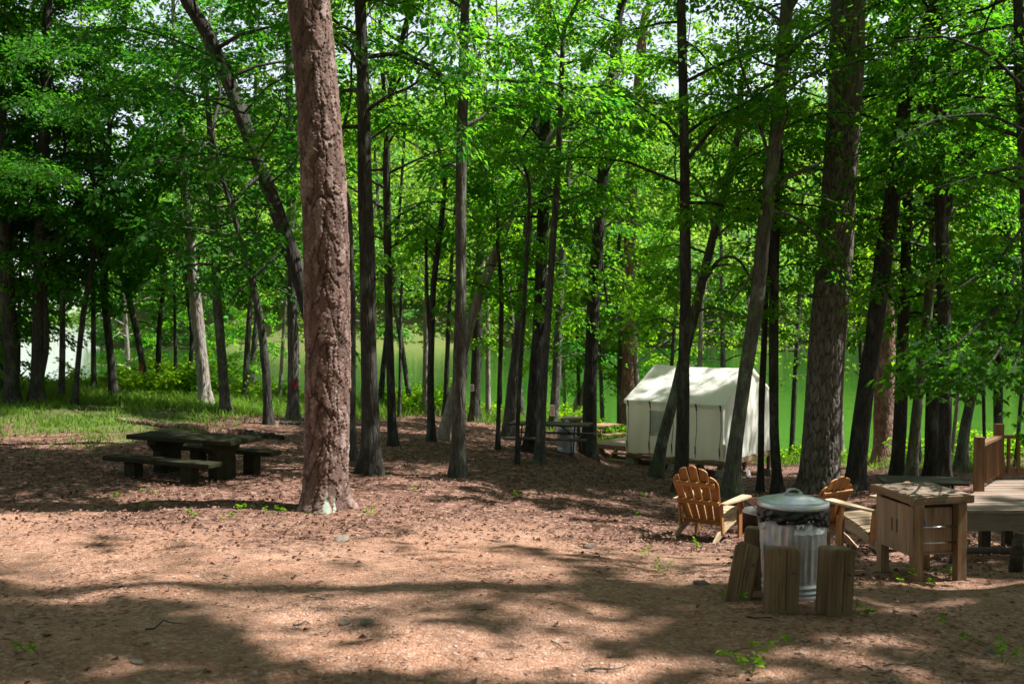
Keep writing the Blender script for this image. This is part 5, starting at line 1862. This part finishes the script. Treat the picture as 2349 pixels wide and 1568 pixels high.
def build_deck():
    z = -2.05 + CAMZ
    O = np.array([4.55, 10.45])
    eL = np.array([1.55, 2.05])          # left edge, running away
    eR = np.array([1.0, 0.02])           # near edge, running right
    root = thing('timber_deck', 'raised weathered timber deck with brown railing at the right edge', 'deck', (O[0], O[1], z))
    mb = MB()
    Wd = 4.2
    ul = unit(eL)
    Ln = np.linalg.norm(eL)
    n = 19
    for k in range(n):
        a = eL * (k + 0.04) / n
        b = eL * (k + 0.93) / n
        off = np.array([random.uniform(0, 40), random.uniform(0, 9), random.uniform(0, 9)])
        q = [a, a + eR * Wd, b + eR * Wd, b]
        vs = [(p[0], p[1], -0.036) for p in q] + [(p[0], p[1], 0.0 + 0.002 * (k % 3)) for p in q]
        gs = [off + np.array([i in (1, 2) and Wd or 0, (i > 1) * 0.12, 0]) for i in range(4)] * 2
        mb.add(vs, [(3, 2, 1, 0), (4, 5, 6, 7), (0, 1, 5, 4), (1, 2, 6, 5), (2, 3, 7, 6), (3, 0, 4, 7)], gs)
    mb.build('deck_boards', M['wood_deck'], root)
    mb = MB()
    mb.board((0.02, 0.04, -0.13), (Wd, 0.04 + 0.02 * Wd, -0.13), 0.04, 0.18)
    mb.board((0.04, 0.03, -0.135), (eL[0], eL[1], -0.135), 0.04, 0.18)
    mb.build('rim_joist', M['wood_deck'], root, bevel=0.004)
    for p in (np.array([0.25, 0.15]), np.array([2.0, 0.2]), eL * 0.5 + np.array([0.15, 0]), eL + np.array([0.1, -0.1]), np.array([3.6, 0.2])):
        g = float(gz(O[0] + p[0], O[1] + p[1])) - z
        mb = MB()
        mb.board((p[0], p[1], g - 0.1), (p[0], p[1], -0.04), 0.10, 0.10)
        mb.build('support_post', M['wood_dark'], root)
    mb = MB()
    P1, P2 = eL * 0.58 + np.array([0.03, 0]), eL * 1.0 + np.array([0.02, -0.02])
    for p, h in ((P1, 0.64), (P2, 0.70), (P2 + np.array([1.7, 0.0]), 0.70)):
        mb.board((p[0], p[1], -0.2), (p[0], p[1], h), 0.095, 0.095)
    for a, b, nb in ((P1, P2, 9), (P2, P2 + np.array([1.7, 0]), 13)):
        mb.board((a[0], a[1], 0.54), (b[0], b[1], 0.54), 0.09, 0.04)
        mb.board((a[0], a[1], 0.10), (b[0], b[1], 0.10), 0.04, 0.075)
        for k in range(nb):
            p = a + (b - a) * (k + 0.8) / (nb + 0.6)
            mb.board((p[0] + .01, p[1] - 0.03, 0.08), (p[0] + .01, p[1] - 0.03, 0.53), 0.035, 0.035)
    mb.build('railing', M['rail'], root, bevel=0.004)


def log_obj(name, label, p0, p1, r0, r1, bark, cat='log', mid=None):
    a, b = at(*p0), at(*p1)
    n = 18
    root_pts = []
    for i in range(n + 1):
        t = i / n
        p = a * (1 - t) + b * t
        p[2] = float(gz(p[0], p[1])) + (r0 * (1 - t) + r1 * t) * 0.55
        p += np.array([rng.normal() * 0.01, rng.normal() * 0.02, rng.normal() * 0.008])
        root_pts.append(p - a)
    mb = MB()
    rr = [(r0 * (1 - i / n) + r1 * i / n) * (1 + rng.normal() * 0.10) for i in range(n + 1)]
    mb.tube(root_pts, rr, 12)
    o = mb.build(name, M[bark], None, True)
    o.location = a
    tag(o, label, cat)
    return o


def build_objects():
    build_tent()
    # --- the trash can in its ring of posts
    cb = at(1818, 1362)
    trash_can('ribbed galvanised trash can with black liner and worn paper label, ringed by posts', cb, 0.2)
    post('mossy timber post leaning at the left of the trash can, with a pointed top', (1694, 1374), (1722, 1246), 58, 50, 130, 0.05, -0.3, 'point')
    post('tallest timber post, dark, tight against the left side of the trash can', (1732, 1350), (1740, 1212), 58, 42, 142, 0.02, -0.35, 'flat')
    post('split timber post standing in front of the trash can', (1790, 1404), (1799, 1257), 72, 46, 148, 0.06, 0.06)
    post('timber post standing at the right side of the trash can', (1912, 1406), (1922, 1252), 64, 60, 152, 0.03, 0.22, 'flat')
    post('timber post half hidden behind the trash can', (1868, 1318), (1868, 1200), 60, 50, 110, 0.0, 0.1)
    # --- chairs
    cc = at(1628, 1236)
    adirondack('orange brown slatted chair seen from behind, left of the trash can', cc, math.radians(-36))
    cc = at(1862, 1243)
    adirondack('dark slatted chair back showing just right of the trash can', cc, math.radians(30)).scale = (0.87, 0.87, 0.86)
    cc = at(2010, 1262)
    adirondack('slatted chair half hidden behind the wooden cabinet, its arm reaching left', cc, math.radians(22), 0.80)
    # --- cabinet and deck
    cl = at(2108, 1334)
    cabinet('wooden cabinet with plywood sides and two steel bars, right of the trash can', (cl[0] - 0.04, cl[1], cl[2]), math.radians(9))
    build_deck()
    # --- low rail bench at the far right
    a, b = at(2196, 1292), at(2336, 1312)
    root = thing('rail_bench', 'low round rail on rough dark stumps beside the deck', 'bench', a)
    mb = MB()
    A0, B0 = pt(2190, 1263, a[1]) - a, pt(2352, 1264, b[1]) - a
    mb.tube([A0, (A0 + B0) / 2 + np.array([0, 0, 0.01]), B0], [0.035, 0.033, 0.034], 9)
    mb.build('rail', M['wood_dark'], root, True)
    for p, h in ((A0 + (B0 - A0) * 0.04, 0.17), (b - a, 0.36)):
        g = float(gz(a[0] + p[0], a[1] + p[1])) - a[2]
        mb = MB()
        mb.tube([(p[0], p[1] + 0.05, g - 0.05), (p[0] + 0.01, p[1] + 0.05, g + h * 0.6), (p[0] + 0.03, p[1] + 0.04, g + h)], [0.07, 0.055, 0.05], 9)
        mb.build('stump', M['wood_dark'], root, True)
    # --- fire ring behind the can
    f = at(1762, 1222)
    root = thing('fire_ring', 'black steel fire ring with a tilted rusty grate behind the trash can', 'fire ring', f, 0.3)
    mb = MB()
    mb.lathe([(0.36, -0.03), (0.375, -0.03), (0.38, 0.29), (0.40, 0.30), (0.40, 0.315), (0.365, 0.315), (0.36, -0.03)], 40)
    mb.build('ring', M['black'], root, True)
    mb = MB()
    for k in range(11):
        x = -0.25 + 0.05 * k
        mb.tube([(x, -0.30, 0.33), (x, 0.22, 0.46)], 0.008, 6)
    mb.tube([(-0.27, -0.30, 0.33), (0.27, -0.30, 0.33)], 0.012, 6)
    mb.tube([(-0.27, 0.22, 0.46), (0.27, 0.22, 0.46)], 0.012, 6)
    mb.build('grate', M['rust'], root)
    mb = MB()
    mb.lathe([(0.0, 0.24), (0.12, 0.23), (0.24, 0.17), (0.355, 0.12)], 24, lambda r, z, t: r * (1 + 0.06 * math.sin(5 * t)))
    mb.build('ash', M['rust'], root, True)
    mb = MB()
    mb.tube([(0.30, 0.1, 0.0), (0.30, 0.1, 0.55)], 0.014, 6)
    mb.build('swivel_post', M['black'], root)
    # --- picnic tables
    tb = np.array([-5.22, 16.3, 0])
    tb[2] = float(gz(tb[0], tb[1]))
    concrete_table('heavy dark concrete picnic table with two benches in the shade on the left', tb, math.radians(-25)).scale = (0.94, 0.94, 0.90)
    g = at(1262, 1040)
    frame_table('grey plank picnic table on metal legs behind the centre trunks', g, math.radians(-14), L=2.0)
    g = at(1384, 1018)
    frame_table('pale new timber picnic table left of the tent deck', g, math.radians(35), wood='wood_new', metal='wood_new', L=1.1)
    g = at(2112, 1195)
    frame_table('black picnic table in the shade behind the wooden cabinet', g, math.radians(-8), wood='black', L=1.2).scale = (1, 0.9, 0.84)
    g = at(1300, 1036)
    trash_can('small distant galvanised trash can behind the grey picnic table', g, 0.9, False)
    g = at(1300, 1026)
    cabinet('distant wooden cabinet beside the small trash can and black trunk', (g[0] - 0.1, g[1] + 0.5, g[2]), math.radians(-8), bars=False)
    # --- notices on two trunks
    for (px, py, bpx, bpy, w, h, lab, red) in ((1083, 888, 1088, 967, 11, 15, 'small white plate fixed to a dark trunk at the lake edge', False),
                                          (1266, 939, 1268, 988, 12, 25, 'white notice with red lines fixed to a grey trunk near the picnic tables', True)):
        b = at(bpx, bpy)
        k = b[1] / F
        c = pt(px, py, b[1])
        root = thing('notice', lab, 'notice', c + np.array([0, -18 * k, 0]), 0.05)
        mb = MB()
        mb.board((0, 0, -h * k / 2), (0, 0, h * k / 2), w * k, 0.012, up=(0, 1, 0))
        mb.build('plate', M['sign'], root)
        mb = MB()
        for q in range(4):
            zz = h * k * (0.3 - 0.2 * q)
            mb.board((-w * k * (0.34 - 0.05 * (q % 2)), -0.0075, zz), (w * k * (0.3 + 0.04 * (q % 2)), -0.0075, zz), 0.004, h * k * 0.09)
        mb.build('print', M['sign_red'] if red else M['sign_ink'], root)
    # --- logs, stones, sticks
    log_obj('fallen_log', 'long brown fallen log lying in the grass behind the picnic table', (268, 966), (470, 990), 0.06, 0.08, 'bark_red')
    log_obj('fallen_log', 'short sunlit reddish log lying behind the picnic table', (478, 998), (572, 1002), 0.10, 0.09, 'bark_red')
    log_obj('fallen_log', 'charred dark log lying between the picnic table and the big pine', (562, 1000), (648, 1008), 0.11, 0.06, 'bark_dark')
    log_obj('fallen_log', 'thin dark log on the ground at the foot of the red marked trunk', (640, 972), (720, 975), 0.06, 0.05, 'bark_dark')
    a = pt(1358, 956, 55.0)
    mb = MB()
    mb.tube([(0, 0, 0), (0.7, 0.1, 0.02), (1.5, 0, -0.02)], [0.10, 0.09, 0.07], 9)
    o = mb.build('floating_log', M['bark_dark'], None, True)
    u = (1358 - CX) / F
    yy = float(shore(u)) + 1.5
    o.location = (u * yy, yy, WATER + 0.05)
    tag(o, 'dark log floating at the water edge left of the tent', 'log')
    # a dead branch by the water on the left
    b = at(318, 900)
    mb = MB()
    mb.tube([(-0.9, 0, 0.1), (-0.3, 0.1, 0.55), (0.5, 0, 0.75), (1.2, 0, 0.5)], [0.03, 0.05, 0.055, 0.05], 7)
    mb.tube([(-0.3, 0.1, 0.55), (0.1, 0, 1.3), (0.6, 0, 1.6)], [0.035, 0.025, 0.012], 6)
    mb.tube([(0.5, 0, 0.75), (0.1, 0, 0.4), (-0.2, 0, 0.0)], [0.03, 0.025, 0.02], 6)
    mb.tube([(1.2, 0, 0.5), (1.8, 0, 0.0)], [0.05, 0.06], 6)
    o = mb.build('dead_branch', M['bark_grey'], None, True)
    o.location = b
    tag(o, 'bare grey dead branch lying at the water edge on the left', 'branch')
    for lab, px, py, sz in (('flat mossy grey stone in the clay in front of the big pine', 782, 1240, 0.085), ('rounded brown stone in the middle of the clearing', 790, 1430, 0.035),
                            ('reddish stone beside another in the middle of the clearing', 840, 1428, 0.04), ('pale stone lying in front of the slatted chair', 1610, 1340, 0.05),
                            ('small pale stone at the foot of the split timber post', 1800, 1405, 0.04), ('white stone on the lower right ground', 2275, 1496, 0.04),
                            ('flat grey stone near the lower left corner', 315, 1520, 0.035), ('pinkish stone on the sunlit clay right of centre', 1352, 1256, 0.06)):
        b = at(px, py)
        V = []
        r2 = np.random.default_rng(int(px))
        for j in range(9):
            ph_ = math.pi * j / 8
            for i in range(14):
                t = 2 * math.pi * i / 14
                k = 1 + 0.16 * math.sin(2 * t + px) + 0.12 * math.sin(3 * ph_ + py + t) + r2.normal() * 0.03
                V.append((sz * 1.35 * k * math.sin(ph_) * math.cos(t), sz * k * math.sin(ph_) * math.sin(t), sz * 0.55 * k * math.cos(ph_)))
        fs = np.array([(j * 14 + i, (j + 1) * 14 + i, (j + 1) * 14 + (i + 1) % 14, j * 14 + (i + 1) % 14) for j in range(8) for i in range(14)])
        o = np_mesh('stone', np.array(V), fs, M['stone'], None, True)
        o.location = b + np.array([0, 0, sz * 0.12])
        o.rotation_euler = (0, 0, rng.uniform(0, 6))
        tag(o, lab, 'stone')
    r3 = np.random.default_rng(77)
    for i in range(28):
        px, py = r3.uniform(0, 2349), 1060 + 490 * r3.random() ** 1.2
        b = at(px, py)
        a, L = r3.uniform(0, 6.28), r3.uniform(0.10, 0.32)
        pts_ = [np.array([0, 0, 0.008])]
        for k in range(4):
            a += r3.normal() * 0.25
            q = pts_[-1] + np.array([math.cos(a), math.sin(a), 0]) * L / 4
            q[2] = float(gz(b[0] + q[0], b[1] + q[1])) - b[2] + 0.006 + abs(r3.normal()) * 0.012
            pts_.append(q)
        mb = MB()
        mb.tube(pts_, list(np.linspace(0.006, 0.002, 5) * r3.uniform(0.7, 1.5)), 5)
        if r3.random() < 0.5: mb.tube([pts_[2], pts_[2] + np.array([math.cos(a + 0.8), math.sin(a + 0.8), 0.02]) * L * 0.3], [0.005, 0.002], 4)
        o = mb.build('twig', M['bark_grey' if i % 3 else 'bark_dark'], None)
        o.location = b
        tag(o, 'small broken twig lying on the ground', 'twig', 'twigs scattered on the ground')


# ---------------------------------------------------------------- build
build_ground()
build_water()
build_far_forest()
build_objects()
build_trees()
build_shrubs()
build_ground_cover()
build_seedlings()
print('leaves', NLEAF)
